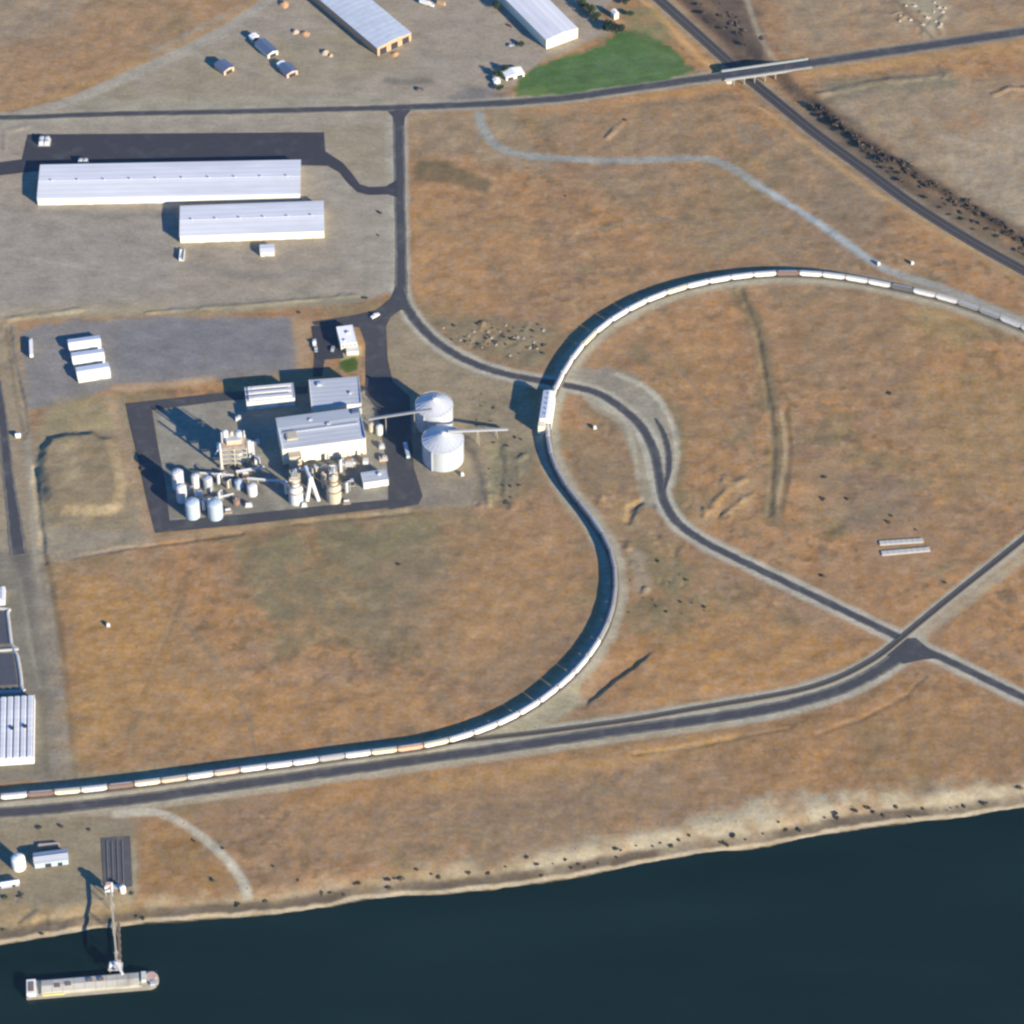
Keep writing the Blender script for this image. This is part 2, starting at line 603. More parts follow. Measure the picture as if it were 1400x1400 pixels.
c[:] = A
c = mix(c, B, sstep(0.46, 0.62, n1) * 0.7)
c = mix(c, Cc, sstep(0.50, 0.68, n2) * 0.65)
c = mix(c, E_, sstep(0.50, 0.70, n3) * 0.5)
c = mix(c, D_, sstep(0.58, 0.72, fbm(gx, gy * 1.4, 48, 7, 5)) * 0.6)
c = mix(c, alb((118, 102, 84)), sstep(0.54, 0.72, n4) * 0.55 * sstep(.3, .6, n2))
c = mix(c, alb((138, 128, 114)), sstep(0.5, 0.66, fbm(gx, gy, 160, 5, 4)) * 0.25)
c = mix(c, alb((188, 160, 126)), sstep(0.62, 0.8, fbm(gx, gy, 9, 1, 3)) * 0.35)

edge_n = (fbm(gx, gy, 12, 3, 3) - 0.5)


def paint_poly(pts, col, soft=4, share=1.0, en=6, z=0.0, tex=0.0):
    global c
    s = poly_sdf(gx, gy, PL(pts, z), margin=60)
    m = sstep(-soft, soft, s + edge_n * en) * share
    if tex:
        m = m * np.clip(1 - tex + tex * 2 * sstep(0.3, 0.7, n3), 0, 1)
    c = mix(c, alb(col), m)


def paint_line(pts, col, w, soft=2, share=1.0, en=2, z=0.0, sp=4, raw=False):
    global c
    ln = pts if raw else spline(PL(pts, z), sp)
    d, _ = line_dist(gx, gy, ln, radius=w + 40)
    m = (1 - sstep(w / 2 - soft, w / 2 + soft, d + edge_n * en)) * share
    c = mix(c, alb(col), m)


GRAVEL = (163, 153, 141)
# upper yard and the field beyond its track
paint_poly([(-200, -200), (380, -30), (100, 135), (-200, 165)], (166, 137, 110), 6, .8, 10, tex=.5)
paint_poly([(-200, -200), (160, -40), (90, 40), (-200, 100)], (158, 143, 126), 14, .7, 20)
paint_poly([(70, 150), (335, 0), (400, -60), (900, -60), (815, 20), (835, 45), (735, 85), (700, 120), (650, 140), (300, 149)], GRAVEL, 3, .9, 8)
paint_poly([(110, 140), (300, 60), (480, 40), (560, 90), (350, 140)], (158, 145, 122), 8, .6, 14, tex=.6)
paint_line([(0, 148), (90, 128), (200, 82), (290, 38), (350, 0), (390, -30)], (178, 142, 102), 9, 4, .8, 5)
paint_line([(20, 158), (110, 132), (215, 85), (300, 44), (352, 10), (392, -20)], (170, 161, 149), 10, 2, .9, 2)
paint_line([(40, 160), (130, 130), (230, 86), (310, 48)], (178, 168, 150), 2.5, 1.5, .6, 2)
paint_line([(530, 110), (570, 112), (585, 111)], (118, 114, 108), 8, 4, .7, 5)
paint_poly([(590, 150), (640, 116), (700, 125), (690, 140)], (112, 112, 120), 6, .6, 8)
paint_line([(680, 88), (720, 75), (770, 60), (815, 45)], (165, 150, 140), 7, 2, .9, 3)
# strips along the top road
paint_line([(-100, 172), (250, 165), (530, 160)], (178, 167, 148), 8, 3, .8, 4)
paint_line([(100, 141), (300, 139), (520, 133)], (166, 160, 140), 6, 3, .7, 4)
paint_line([(700, 152), (800, 146), (900, 130), (990, 118)], (181, 140, 100), 10, 4, .8, 6)
paint_line([(860, 143), (940, 140), (1000, 130)], (128, 120, 106), 6, 4, .6, 5)
paint_line([(1110, 100), (1200, 90), (1300, 76), (1400, 62), (1500, 48)], (188, 148, 104), 12, 4, .8, 8)
# warehouse ground
paint_poly([(-100, 166), (536, 158), (540, 395), (500, 412), (300, 425), (-100, 440)], GRAVEL, 3, .92, 6)
paint_poly([(440, 175), (535, 165), (538, 250), (470, 235)], (158, 146, 124), 4, .7, 6)
paint_poly([(0, 285), (230, 290), (240, 400), (0, 420)], (160, 151, 144), 8, .7, 12)
paint_line([(10, 432), (100, 428), (220, 422)], (172, 158, 132), 14, 5, .7, 6)
paint_line([(240, 430), (340, 420), (480, 408)], (150, 142, 120), 10, 4, .7, 6)
paint_line([(255, 362), (320, 374), (400, 376), (460, 366), (485, 350)], (140, 134, 128), 9, 5, .5, 4)
paint_line([(498, 300), (500, 350), (500, 400)], (140, 132, 118), 4, 2, .6, 2)
paint_line([(530, 170), (532, 280), (530, 380)], (176, 168, 156), 5, 2, .5, 2)
paint_poly([(440, 230), (480, 250), (540, 275), (540, 400), (500, 400), (450, 330)], (166, 157, 146), 5, .6, 8)
# storage lot
paint_poly([(28, 452), (90, 440), (215, 432), (392, 434), (410, 470), (405, 505), (290, 520), (150, 530), (100, 552), (36, 562)], (139, 136, 137), 3, .95, 8)
paint_poly([(155, 455), (215, 436), (390, 438), (400, 470), (392, 498), (160, 516)], (128, 128, 134), 5, .7, 10, tex=.4)
paint_line([(160, 530), (220, 527), (290, 519)], (190, 158, 128), 8, 3, .9, 2)
paint_poly([(400, 435), (425, 440), (425, 505), (405, 505)], (178, 150, 122), 3, .8, 4)
# plant ground
paint_poly([(210, 556), (310, 545), (520, 530), (575, 690), (222, 722)], (152, 147, 138), 2, .95, 3)
paint_poly([(525, 432), (548, 425), (600, 478), (715, 523), (735, 560), (730, 640), (650, 690), (585, 695), (560, 560), (532, 520)], (156, 143, 123), 4, .9, 8)
paint_poly([(530, 560), (575, 560), (600, 690), (530, 700)], (140, 134, 128), 4, .8, 6)
paint_poly([(575, 650), (650, 655), (645, 690), (570, 695)], (146, 136, 126), 5, .8, 6)
paint_line([(640, 602), (655, 640), (660, 690)], (126, 116, 108), 8, 3, .8, 4)
paint_line([(676, 610), (680, 650), (672, 690)], (168, 158, 124), 7, 3, .7, 4)
paint_line([(692, 610), (698, 650), (690, 690)], (118, 112, 106), 7, 3, .7, 4)
paint_poly([(60, 555), (170, 548), (185, 600), (205, 730), (60, 760), (40, 640)], (156, 143, 120), 5, .85, 8)
paint_poly([(52, 600), (160, 595), (170, 690), (60, 700)], (148, 131, 109), 6, .85, 6)
paint_line([(95, 612), (98, 660)], (168, 152, 124), 12, 6, .8, 5)
paint_poly([(75, 545), (165, 540), (165, 585), (55, 590)], (160, 146, 114), 6, .7, 8)
paint_poly([(60, 720), (205, 725), (212, 745), (60, 770)], (160, 148, 132), 4, .8, 5)
paint_line([(215, 737), (330, 722), (440, 710), (560, 698)], (172, 150, 122), 5, 2, .8, 2)
paint_line([(150, 542), (172, 620), (195, 700), (205, 735)], (176, 150, 124), 8, 3, .85, 3)
paint_poly([(300, 735), (420, 716), (580, 700), (590, 730), (500, 790), (380, 790)], (118, 118, 92), 12, .6, 26, tex=.7)
paint_poly([(340, 790), (480, 780), (590, 830), (430, 870), (350, 850)], (134, 122, 98), 16, .6, 30, tex=.6)
# western strip
paint_poly([(-200, 430), (24, 440), (40, 560), (66, 760), (30, 760), (-200, 780)], (158, 146, 128), 4, .8, 6)
paint_poly([(-200, 760), (62, 752), (82, 870), (92, 950), (104, 1066), (-200, 1080)], (136, 129, 118), 2.5, 1, 4)
paint_line([(64, 760), (80, 850), (92, 930), (98, 1000), (104, 1062)], (112, 98, 82), 4, 2, .7, 3)
paint_line([(34, 770), (40, 840), (52, 900), (60, 980), (66, 1060)], (120, 114, 100), 3, 2, .6, 3)
paint_line([(64, 800), (76, 900), (88, 1000), (94, 1062)], (158, 150, 138), 3.5, 2, .7, 2)
paint_line([(36, 590), (44, 680), (48, 760), (60, 860)], (166, 158, 144), 5, 2, .7, 3)
paint_line([(8, 450), (22, 540), (34, 600)], (120, 110, 98), 3, 1.5, .7, 2)
paint_line([(42, 770), (60, 860), (72, 960), (82, 1055)], (150, 141, 130), 12, 4, .8, 3)
paint_line([(28, 790), (42, 880), (55, 940)], (168, 160, 146), 3, 2, .7, 2)
paint_line([(100, 1030), (110, 1060), (240, 1050)], (158, 150, 128), 7, 4, .6, 4)
# fields by the loop
paint_poly([(572, 220), (610, 222), (672, 250), (665, 262), (610, 250), (568, 245)], (116, 104, 86), 4, .85, 6)
paint_poly([(560, 155), (700, 150), (760, 240), (640, 215), (562, 215)], (156, 142, 122), 8, .6, 14)
paint_line([(655, 155), (662, 180), (690, 205), (750, 216), (850, 219), (950, 216), (990, 224), (1040, 255), (1100, 292), (1160, 334), (1210, 368), (1300, 398), (1400, 440), (1500, 485)], (160, 160, 156), 8, 2.5, .95, 2)
paint_line([(1040, 255), (1100, 292), (1160, 334), (1210, 368)], (172, 177, 180), 4.5, 2, .9, 1)
paint_line([(765, 222), (820, 248), (880, 285), (940, 320)], (132, 114, 98), 6, 4, .5, 4)
paint_poly([(570, 420), (680, 432), (760, 448), (742, 500), (660, 494), (600, 462)], (138, 128, 108), 8, .8, 18, tex=.45)
paint_poly([(775, 505), (830, 500), (880, 520), (915, 560), (925, 640), (905, 650), (880, 570), (830, 535), (780, 528)], (160, 152, 139), 4, .95, 8)
paint_poly([(790, 508), (840, 505), (880, 525), (850, 545), (800, 528)], (150, 140, 126), 5, .6, 10, tex=.6)
paint_line([(815, 552), (850, 572), (870, 610), (880, 655), (888, 685)], (162, 153, 136), 12, 2.5, .9, 2)
paint_line([(822, 548), (858, 570), (878, 606), (888, 655)], (190, 182, 164), 3, 1.2, .85, 1)
paint_line([(845, 512), (890, 535), (918, 575), (926, 620), (918, 665)], (200, 192, 174), 5, 1.5, .9, 1)
paint_line([(800, 545), (850, 572), (866, 610), (872, 655)], (188, 178, 156), 3, 1.5, .7, 1)
paint_poly([(860, 720), (930, 735), (960, 790), (900, 850), (860, 800)], (132, 124, 98), 10, .7, 20, tex=.7)
paint_line([(872, 760), (878, 800)], (172, 156, 136), 14, 5, .7, 5)
paint_line([(1010, 395), (1035, 450), (1050, 530), (1062, 610), (1055, 705)], (122, 114, 94), 12, 5, .75, 8)
paint_line([(1068, 560), (1074, 620), (1062, 690)], (184, 162, 132), 3, 1.5, .8, 2)
paint_line([(1076, 560), (1082, 620), (1070, 700)], (112, 100, 84), 3, 1.5, .7, 2)
paint_line([(248, 820), (222, 880), (200, 940), (176, 1010)], (134, 118, 104), 6, 2.5, .8, 3)
paint_line([(240, 830), (215, 890), (192, 945)], (184, 162, 134), 2.6, 1.5, .7, 2)
paint_poly([(75, 780), (200, 800), (330, 930), (320, 1030), (100, 1040)], (166, 136, 102), 20, .55, 24)
paint_poly([(600, 800), (780, 760), (810, 860), (700, 950), (560, 900)], (168, 138, 104), 20, .5, 30, tex=.6)
paint_poly([(820, 700), (860, 680), (900, 700), (880, 730), (830, 730)], (166, 140, 108), 6, .7, 12)
paint_poly([(940, 690), (990, 660), (1040, 650), (1020, 700), (960, 720)], (178, 150, 116), 6, .7, 10, tex=.5)
paint_poly([(640, 540), (720, 545), (715, 590), (640, 590)], (134, 124, 108), 6, .6, 16, tex=.7)
paint_poly([(680, 600), (735, 610), (745, 660), (690, 690), (660, 650)], (130, 124, 104), 6, .6, 18, tex=.7)
paint_poly([(760, 600), (830, 590), (870, 660), (800, 680)], (148, 130, 106), 8, .6, 18, tex=.6)
paint_poly([(840, 500), (910, 530), (930, 580), (900, 540), (850, 515)], (132, 124, 100), 6, .6, 12, tex=.5)
paint_line([(920, 560), (935, 610), (925, 680), (940, 720)], (126, 122, 98), 8, 4, .6, 6)
paint_poly([(225, 640), (340, 640), (380, 700), (230, 712)], (124, 120, 116), 4, .7, 8, tex=.5)  # plant ground: shade among tanks and tower painted into the soil colour
paint_poly([(385, 635), (490, 625), (485, 692), (395, 700)], (128, 123, 118), 4, .7, 8, tex=.5)  # painted shade on the ground before the plant hall
paint_line([(222, 572), (238, 584), (250, 594)], (176, 170, 162), 5, 1.5, .8, 1)
# broad tones of the open land
paint_poly([(1060, 395), (1230, 410), (1270, 480), (1240, 530), (1100, 540), (1050, 470)], (152, 131, 108), 14, .5, 30, tex=.4)
paint_poly([(880, 450), (1000, 430), (1010, 560), (990, 650), (940, 620), (930, 540)], (172, 134, 98), 12, .6, 26, tex=.4)
paint_poly([(1110, 640), (1190, 640), (1260, 690), (1180, 720), (1100, 690)], (136, 124, 112), 10, .5, 20, tex=.5)
paint_poly([(1080, 640), (1150, 620), (1160, 700), (1100, 720)], (176, 146, 112), 8, .5, 20, tex=.7)
paint_poly([(1250, 520), (1420, 500), (1420, 690), (1280, 680)], (166, 136, 100), 14, .6, 26, tex=.4)
paint_poly([(1250, 410), (1340, 440), (1330, 480), (1240, 470)], (172, 146, 106), 10, .6, 16, tex=.6)
paint_poly([(860, 880), (1000, 840), (1190, 880), (1150, 915), (950, 950), (860, 960)], (180, 139, 96), 10, .6, 20, tex=.3)
paint_poly([(565, 270), (720, 280), (760, 370), (700, 425), (600, 430), (560, 380)], (178, 140, 104), 12, .65, 26, tex=.4)
paint_poly([(720, 150), (1000, 140), (1050, 180), (960, 212), (760, 212)], (152, 133, 112), 10, .55, 20, tex=.4)
paint_poly([(800, 240), (960, 230), (1100, 310), (1090, 355), (900, 340)], (154, 133, 110), 12, .55, 26, tex=.4)
paint_poly([(1000, 180), (1080, 170), (1220, 270), (1180, 330), (1080, 270)], (146, 131, 114), 10, .6, 20, tex=.5)
paint_poly([(90, 790), (240, 800), (210, 960), (110, 1020)], (182, 140, 94), 12, .6, 26, tex=.3)
paint_poly([(230, 940), (560, 930), (600, 985), (400, 1020), (240, 1030)], (184, 141, 98), 10, .6, 20, tex=.4)
paint_poly([(340, 720), (600, 700), (640, 770), (540, 870), (350, 850)], (137, 127, 107), 18, .5, 36, tex=.5)
paint_poly([(620, 720), (780, 720), (810, 800), (720, 900), (600, 860)], (172, 135, 100), 14, .6, 30, tex=.4)
paint_poly([(700, 890), (740, 860), (770, 880), (700, 960), (600, 985), (590, 960)], (142, 122, 106), 10, .5, 24, tex=.5)
paint_poly([(380, 1085), (700, 1040), (1000, 995), (1010, 1020), (700, 1075), (400, 1110)], (184, 142, 98), 8, .6, 16, tex=.3)
paint_poly([(400, 1110), (800, 1065), (960, 1060), (900, 1120), (600, 1165), (400, 1180)], (154, 131, 108), 10, .5, 24, tex=.4)
paint_poly([(1000, 1000), (1250, 930), (1420, 960), (1420, 1050), (1150, 1075), (1000, 1100)], (162, 127, 94), 12, .6, 26, tex=.4)
paint_line([(22, 740), (32, 775), (40, 815)], (112, 110, 108), 11, 4, .7, 6)
paint_line([(40, 815), (56, 900), (66, 980)], (124, 118, 110), 8, 4, .5, 5)
# faint wheel tracks
paint_line([(180, 790), (260, 860), (330, 960), (350, 1030)], (150, 132, 112), 2.6, 1.3, .75, 2)
paint_line([(900, 470), (960, 540), (1020, 600), (1080, 740)], (146, 128, 108), 2.6, 1.3, .75, 2)
paint_line([(1120, 560), (1210, 540), (1300, 560), (1400, 620)], (148, 130, 110), 2.6, 1.3, .75, 2)
paint_line([(800, 320), (900, 300), (1000, 320), (1100, 350)], (150, 134, 116), 2.6, 1.3, .75, 2)
paint_line([(580, 300), (640, 330), (700, 400)], (150, 130, 110), 2.6, 1.3, .75, 2)
paint_line([(20, 300), (120, 320), (230, 345), (300, 385)], (148, 140, 132), 5, 2.5, .5, 4)
paint_line([(20, 350), (140, 370), (260, 400)], (176, 166, 152), 4, 2.5, .45, 4)
paint_line([(60, 290), (160, 296), (236, 292)], (138, 132, 126), 7, 3, .5, 4)
paint_line([(200, 60), (330, 90), (420, 120), (540, 130)], (174, 164, 148), 5, 3, .4, 5)
paint_line([(560, 60), (600, 90), (640, 130)], (150, 144, 136), 6, 3, .4, 4)
# railway shoulders
paint_line(TRAIN, (172, 165, 150), 17, 3, .95, 3, raw=True)
paint_line(BRANCH, (180, 170, 152), 12, 2, .95, 1.5, raw=True)
paint_line([(540, 1036), (700, 1012), (860, 990), (960, 975), (1060, 957), (1140, 934)], (178, 171, 155), 17, 3, .95, 3)
paint_line([(840, 990), (950, 972), (1040, 956), (1100, 944)], (186, 172, 142), 3.5, 1.5, .6, 1)
paint_line([(1255, 872), (1320, 823), (1410, 755)], (178, 164, 142), 8, 2.5, .8, 3)
paint_poly([(560, 1030), (700, 985), (790, 930), (800, 960), (740, 1000), (650, 1020)], (168, 160, 138), 4, .9, 6)
# road shoulders
paint_line(CURVE, (184, 177, 163), 15, 2.0, .95, 2, raw=True)
paint_line(RIVER_ROAD, (180, 173, 158), 20, 2.0, .95, 2, raw=True)
paint_line([(0, 1122), (200, 1104), (400, 1075), (600, 1047), (800, 1018), (1000, 990)], (178, 162, 138), 4, 2, .8, 2)
paint_line(ACCESS, (176, 170, 158), 14, 2, .85, 2, raw=True)
paint_line(MAIN_ROAD, (170, 163, 148), 15, 2.5, .85, 2, raw=True)
paint_line(MAIN_ROAD_E, (158, 146, 130), 18, 3, .7, 3, raw=True)
paint_line([(600, 1075), (780, 1050), (1000, 1010)], (180, 146, 104), 10, 5, .5, 6)
# railway cutting and the land beyond it
paint_poly([(1110, 120), (1330, 100), (1420, 110), (1420, 330), (1250, 235), (1130, 150)], (162, 146, 126), 8, .75, 16, tex=.5)
paint_poly([(1290, 190), (1420, 160), (1420, 320), (1300, 250)], (172, 157, 138), 10, .6, 20)
paint_poly([(1110, 110), (1300, 95), (1310, 120), (1150, 135)], (132, 126, 110), 6, .6, 12, tex=.6)
paint_line(MAINRAIL, (154, 142, 124), 18, 4, .85, 4, raw=True)
paint_line([(885, 10), (940, 58), (985, 95)], (184, 148, 104), 10, 4, .8, 6, z=-2)
paint_line([(1050, 150), (1110, 200), (1190, 258), (1300, 325), (1400, 385)], (186, 152, 112), 8, 3.5, .8, 4, z=-1)
paint_poly([(905, -40), (1020, -40), (1050, 85), (1000, 80)], (132, 118, 106), 6, .7, 12, tex=.5)
paint_poly([(1080, -40), (1420, -40), (1420, 30), (1150, 70), (1070, 75)], (160, 144, 124), 10, .6, 20, tex=.5)
paint_poly([(1225, -20), (1300, -20), (1290, 40), (1265, 55), (1240, 40)], (176, 162, 138), 6, .8, 14, tex=.8)
paint_poly([(1100, 128), (1120, 132), (1230, 212), (1330, 272), (1440, 338), (1440, 375), (1330, 312), (1200, 235), (1108, 160)], (112, 99, 91), 6, .75, 14, tex=.4)
paint_line([(1112, 140), (1150, 172), (1200, 206), (1240, 232), (1290, 262), (1340, 293), (1400, 331), (1440, 356)], (92, 80, 75), 9, 3.5, .9, 5)
paint_line([(1100, 150), (1160, 196), (1230, 246), (1320, 302), (1430, 372)], (118, 104, 92), 5, 3, .6, 5)
paint_poly([(1066, 130), (1108, 150), (1200, 232), (1330, 312), (1440, 375), (1440, 385), (1330, 330), (1190, 240), (1110, 180)], (138, 124, 110), 5, .7, 12, tex=.6)
paint_poly([(915, -30), (1030, -30), (1050, 60), (1042, 82), (1010, 84)], (104, 92, 88), 7, .85, 16, tex=.45)
paint_line([(930, -10), (985, 40), (1020, 78)], (92, 82, 80), 8, 4, .7, 6)
paint_line([(1015, -20), (1035, 40), (1060, 85)], (172, 158, 138), 5, 2, .7, 2)
paint_line([(1215, -10), (1250, 28), (1275, 52)], (130, 116, 104), 4, 2, .7, 2)
# lawns
LAWN = [(701, 122), (716, 103), (740, 90), (790, 72), (826, 58), (846, 44), (884, 42), (930, 72), (956, 98), (900, 110), (790, 127), (705, 133)]
paint_poly(LAWN, (86, 116, 76), 3, 1, 12)
paint_poly([(720, 108), (850, 70), (900, 66), (920, 80), (800, 110)], (106, 130, 92), 8, .5, 14, tex=.9)
paint_line([(720, 122), (800, 114), (900, 100), (940, 92)], (116, 132, 92), 3, 2, .5, 3)
paint_line([(740, 104), (820, 88), (900, 78)], (74, 102, 68), 3, 2, .5, 3)
paint_poly([(860, 44), (925, 70), (950, 98), (915, 100), (880, 70)], (104, 116, 80), 6, .35, 14, tex=.7)
paint_poly([(740, 100), (830, 80), (920, 84), (900, 104), (760, 122)], (98, 124, 90), 8, .6, 16, tex=.8)
paint_poly([(730, 112), (800, 96), (850, 100), (800, 118)], (72, 98, 66), 6, .6, 12, tex=.8)
paint_poly([(705, 122), (740, 118), (760, 128), (705, 132)], (112, 132, 84), 4, .7, 6)
paint_poly([(845, 10), (900, 10), (925, 60), (870, 50)], (128, 128, 96), 6, .6, 12, tex=.6)
paint_poly([(464, 492), (484, 486), (490, 494), (489, 506), (474, 510), (464, 502)], (84, 106, 62), 1, 1, 1)
paint_poly([(470, 474), (494, 474), (496, 486), (484, 488), (465, 494)], (188, 176, 146), 1.5, .8, 1)
# river bank
paint_poly([(-200, 1122), (150, 1116), (190, 1120), (186, 1225), (170, 1250), (100, 1262), (-200, 1300)], (150, 139, 120), 4, .9, 6)
paint_poly([(0, 1236), (60, 1240), (180, 1235), (180, 1262), (100, 1276), (0, 1292)], (172, 146, 112), 5, .7, 10, tex=.4)
paint_line([(160, 1113), (200, 1110), (235, 1118), (270, 1140), (300, 1165), (322, 1190), (335, 1215), (340, 1240)], (196, 186, 168), 7, 1.5, 1, 1.5)
paint_line([(183, 1150), (185, 1215)], (176, 166, 144), 2.5, 1.5, .8, 1)
paint_poly([(190, 1122), (240, 1128), (290, 1170), (320, 1215), (200, 1225), (186, 1160)], (158, 124, 88), 8, .7, 16, tex=.4)
paint_poly([(186, 1222), (330, 1222), (600, 1188), (1000, 1110), (1160, 1085), (1400, 1062), (1500, 1050), (1500, 1095), (1400, 1106), (1000, 1165), (600, 1224), (190, 1262)], (176, 160, 134), 7, .75, 22, tex=.6)
paint_poly([(900, 1130), (1050, 1090), (1160, 1080), (1240, 1085), (1320, 1080), (1420, 1066), (1420, 1098), (1230, 1112), (1000, 1148), (880, 1168), (700, 1200), (690, 1185)], (194, 180, 156), 6, .75, 14, tex=.6)
dsh = shore_d(gx, gy) + edge_n * 4
c = mix(c, alb((122, 110, 98)), sstep(3.2, 5.5, dsh) * (1 - sstep(9, 14, dsh)) * (.45 + .7 * sstep(.35, .6, n2)))
c = mix(c, alb((204, 184, 156)), (1 - sstep(3.0, 4.6, dsh)) * 0.95)
c = mix(c, alb((76, 70, 62)), 1 - sstep(-0.2, 1.4, shore_d(gx, gy) + edge_n * 3))
wet = (gz < WATER_Z + 0.02)

cols = np.ones((gx.size, 4), np.float32)
cols[:, :3] = np.clip(c, 0.01, 0.9)
ny, nx = GX.shape
me = bpy.data.meshes.new("ground")
verts = np.stack([gx, gy, gz], 1).astype(np.float32)
ii = np.arange(nx * ny).reshape(ny, nx)
quads = np.stack([ii[:-1, :-1], ii[:-1, 1:], ii[1:, 1:], ii[1:, :-1]], -1).reshape(-1, 4).astype(np.int32)
me.vertices.add(len(verts))
me.vertices.foreach_set("co", verts.ravel())
me.loops.add(quads.size)
me.loops.foreach_set("vertex_index", quads.ravel())
me.polygons.add(len(quads))
me.polygons.foreach_set("loop_start", np.arange(0, quads.size, 4, dtype=np.int32))
me.polygons.foreach_set("use_smooth", np.ones(len(quads), bool))
me.update(calc_edges=True)
at = me.color_attributes.new("soil", 'FLOAT_COLOR', 'POINT')
at.data.foreach_set("color", cols.ravel())
ground = bpy.data.objects.new("ground", me)
COL.objects.link(ground)
tag(ground, kind="structure")


def soil_material():
    m = bpy.data.materials.new("soil_and_dry_grass")
    m.use_nodes = True
    n, l = m.node_tree.nodes, m.node_tree.links
    b = n["Principled BSDF"]
    b.inputs["Roughness"].default_value = 0.95
    b.inputs["Specular IOR Level"].default_value = 0.1
    a = n.new("ShaderNodeAttribute")
    a.attribute_name = "soil"
    tc = n.new("ShaderNodeTexCoord")
    prev = None
    for sc, st, lo, hi, det in ((0.40, (1, 1, 1), 0.87, 1.13, 4), (0.06, (.8, 1.2, 1), 0.84, 1.16, 6), (0.22, (0.6, 1.2, 1), 0.92, 1.08, 3)):
        mp = n.new("ShaderNodeMapping")
        mp.inputs["Scale"].default_value = st
        l.new(tc.outputs["Object"], mp.inputs[0])
        nz = n.new("ShaderNodeTexNoise")
        nz.inputs["Scale"].default_value = sc
        nz.inputs["Detail"].default_value = det
        l.new(mp.outputs[0], nz.inputs[0])
        mr = n.new("ShaderNodeMapRange")
        mr.inputs[1].default_value, mr.inputs[2].default_value = 0.3, 0.7
        mr.inputs[3].default_value, mr.inputs[4].default_value = lo, hi
        l.new(nz.outputs[0], mr.inputs[0])
        if prev is None:
            prev = mr.outputs[0]
        else:
            mu = n.new("ShaderNodeMath")
            mu.operation = 'MULTIPLY'
            l.new(prev, mu.inputs[0])
            l.new(mr.outputs[0], mu.inputs[1])
            prev = mu.outputs[0]
    vm = n.new("ShaderNodeVectorMath")
    vm.operation = 'SCALE'
    l.new(a.outputs["Color"], vm.inputs[0])
    l.new(prev, vm.inputs["Scale"])
    # slight hue drift between straw and grey-brown
    nz = n.new("ShaderNodeTexNoise")
    nz.inputs["Scale"].default_value = 0.16
    nz.inputs["Detail"].default_value = 5
    l.new(tc.outputs["Object"], nz.inputs[0])
    hs = n.new("ShaderNodeHueSaturation")
    mr = n.new("ShaderNodeMapRange")
    mr.inputs[1].default_value, mr.inputs[2].default_value = 0.3, 0.7
    mr.inputs[3].default_value, mr.inputs[4].default_value = 0.86, 1.10
    l.new(nz.outputs[0], mr.inputs[0])
    l.new(mr.outputs[0], hs.inputs["Saturation"])
    l.new(vm.outputs[0], hs.inputs["Color"])
    l.new(hs.outputs[0], b.inputs["Base Color"])
    return m


me.materials.append(soil_material())

# ------------------------------------------------------------------ river
mw = bpy.data.materials.new("river_water")
mw.use_nodes = True
n, l = mw.node_tree.nodes, mw.node_tree.links
b = n["Principled BSDF"]
tc = n.new("ShaderNodeTexCoord")
nz = n.new("ShaderNodeTexNoise")
wm = n.new("ShaderNodeMapping")
wm.inputs["Scale"].default_value = (.35, 1.6, 1)
wm.inputs["Rotation"].default_value = (0, 0, -.12)
l.new(tc.outputs["Object"], wm.inputs[0])
nz.inputs["Scale"].default_value = 0.014
nz.inputs["Detail"].default_value = 7
l.new(wm.outputs[0], nz.inputs[0])
rp = n.new("ShaderNodeValToRGB")
rp.color_ramp.elements[0].position, rp.color_ramp.elements[1].position = 0.35, 0.7
rp.color_ramp.elements[0].color = (0.0035, 0.0135, 0.0125, 1)
rp.color_ramp.elements[1].color = (0.0070, 0.0200, 0.0190, 1)
l.new(nz.outputs[0], rp.inputs[0])
l.new(rp.outputs[0], b.inputs["Base Color"])
b.inputs["Roughness"].default_value = 0.18
b.inputs["IOR"].default_value = 1.33
b.inputs["Specular IOR Level"].default_value = 0.35
nb = n.new("ShaderNodeTexNoise")
nb.inputs["Scale"].default_value = 0.35
nb.inputs["Detail"].default_value = 4
l.new(tc.outputs["Object"], nb.inputs[0])
bp = n.new("ShaderNodeBump")
bp.inputs["Strength"].default_value = 0.3
bp.inputs["Distance"].default_value = 0.3
l.new(nb.outputs[0], bp.inputs["Height"])
l.new(bp.outputs[0], b.inputs["Normal"])
w = MB()
w.poly([(-4800, -4800, WATER_Z), (4800, -4800, WATER_Z), (4800, 200, WATER_Z), (-4800, 200, WATER_Z)])
tag(w.build("river", mw), kind="structure")

# ------------------------------------------------------------------ roads and pads
m_asph = mat("asphalt", alb((80, 83, 93)), 0.9, 0.14, 0.25, spec=.15, dirt=tuple(alb((101, 102, 106))))
m_asph2 = mat("asphalt_worn", alb((98, 98, 106)), 0.9, 0.14, 0.25, spec=.15, dirt=tuple(alb((124, 118, 112))))
m_asph_dark = mat("asphalt_fresh", alb((71, 74, 86)), 0.9, 0.12, 0.2, spec=.15, dirt=tuple(alb((86, 89, 100))))
m_edge = mat("dusty_asphalt_edge", alb((118, 116, 116)), 0.95, 0.2, 0.3, spec=.1, dirt=tuple(alb((146, 138, 126))))
m_gravel = mat("gravel_pad", alb((160, 150, 138)), 0.95, 0.12, 0.4)
_zoff = [0.06]
EDGE = random.Random(21)


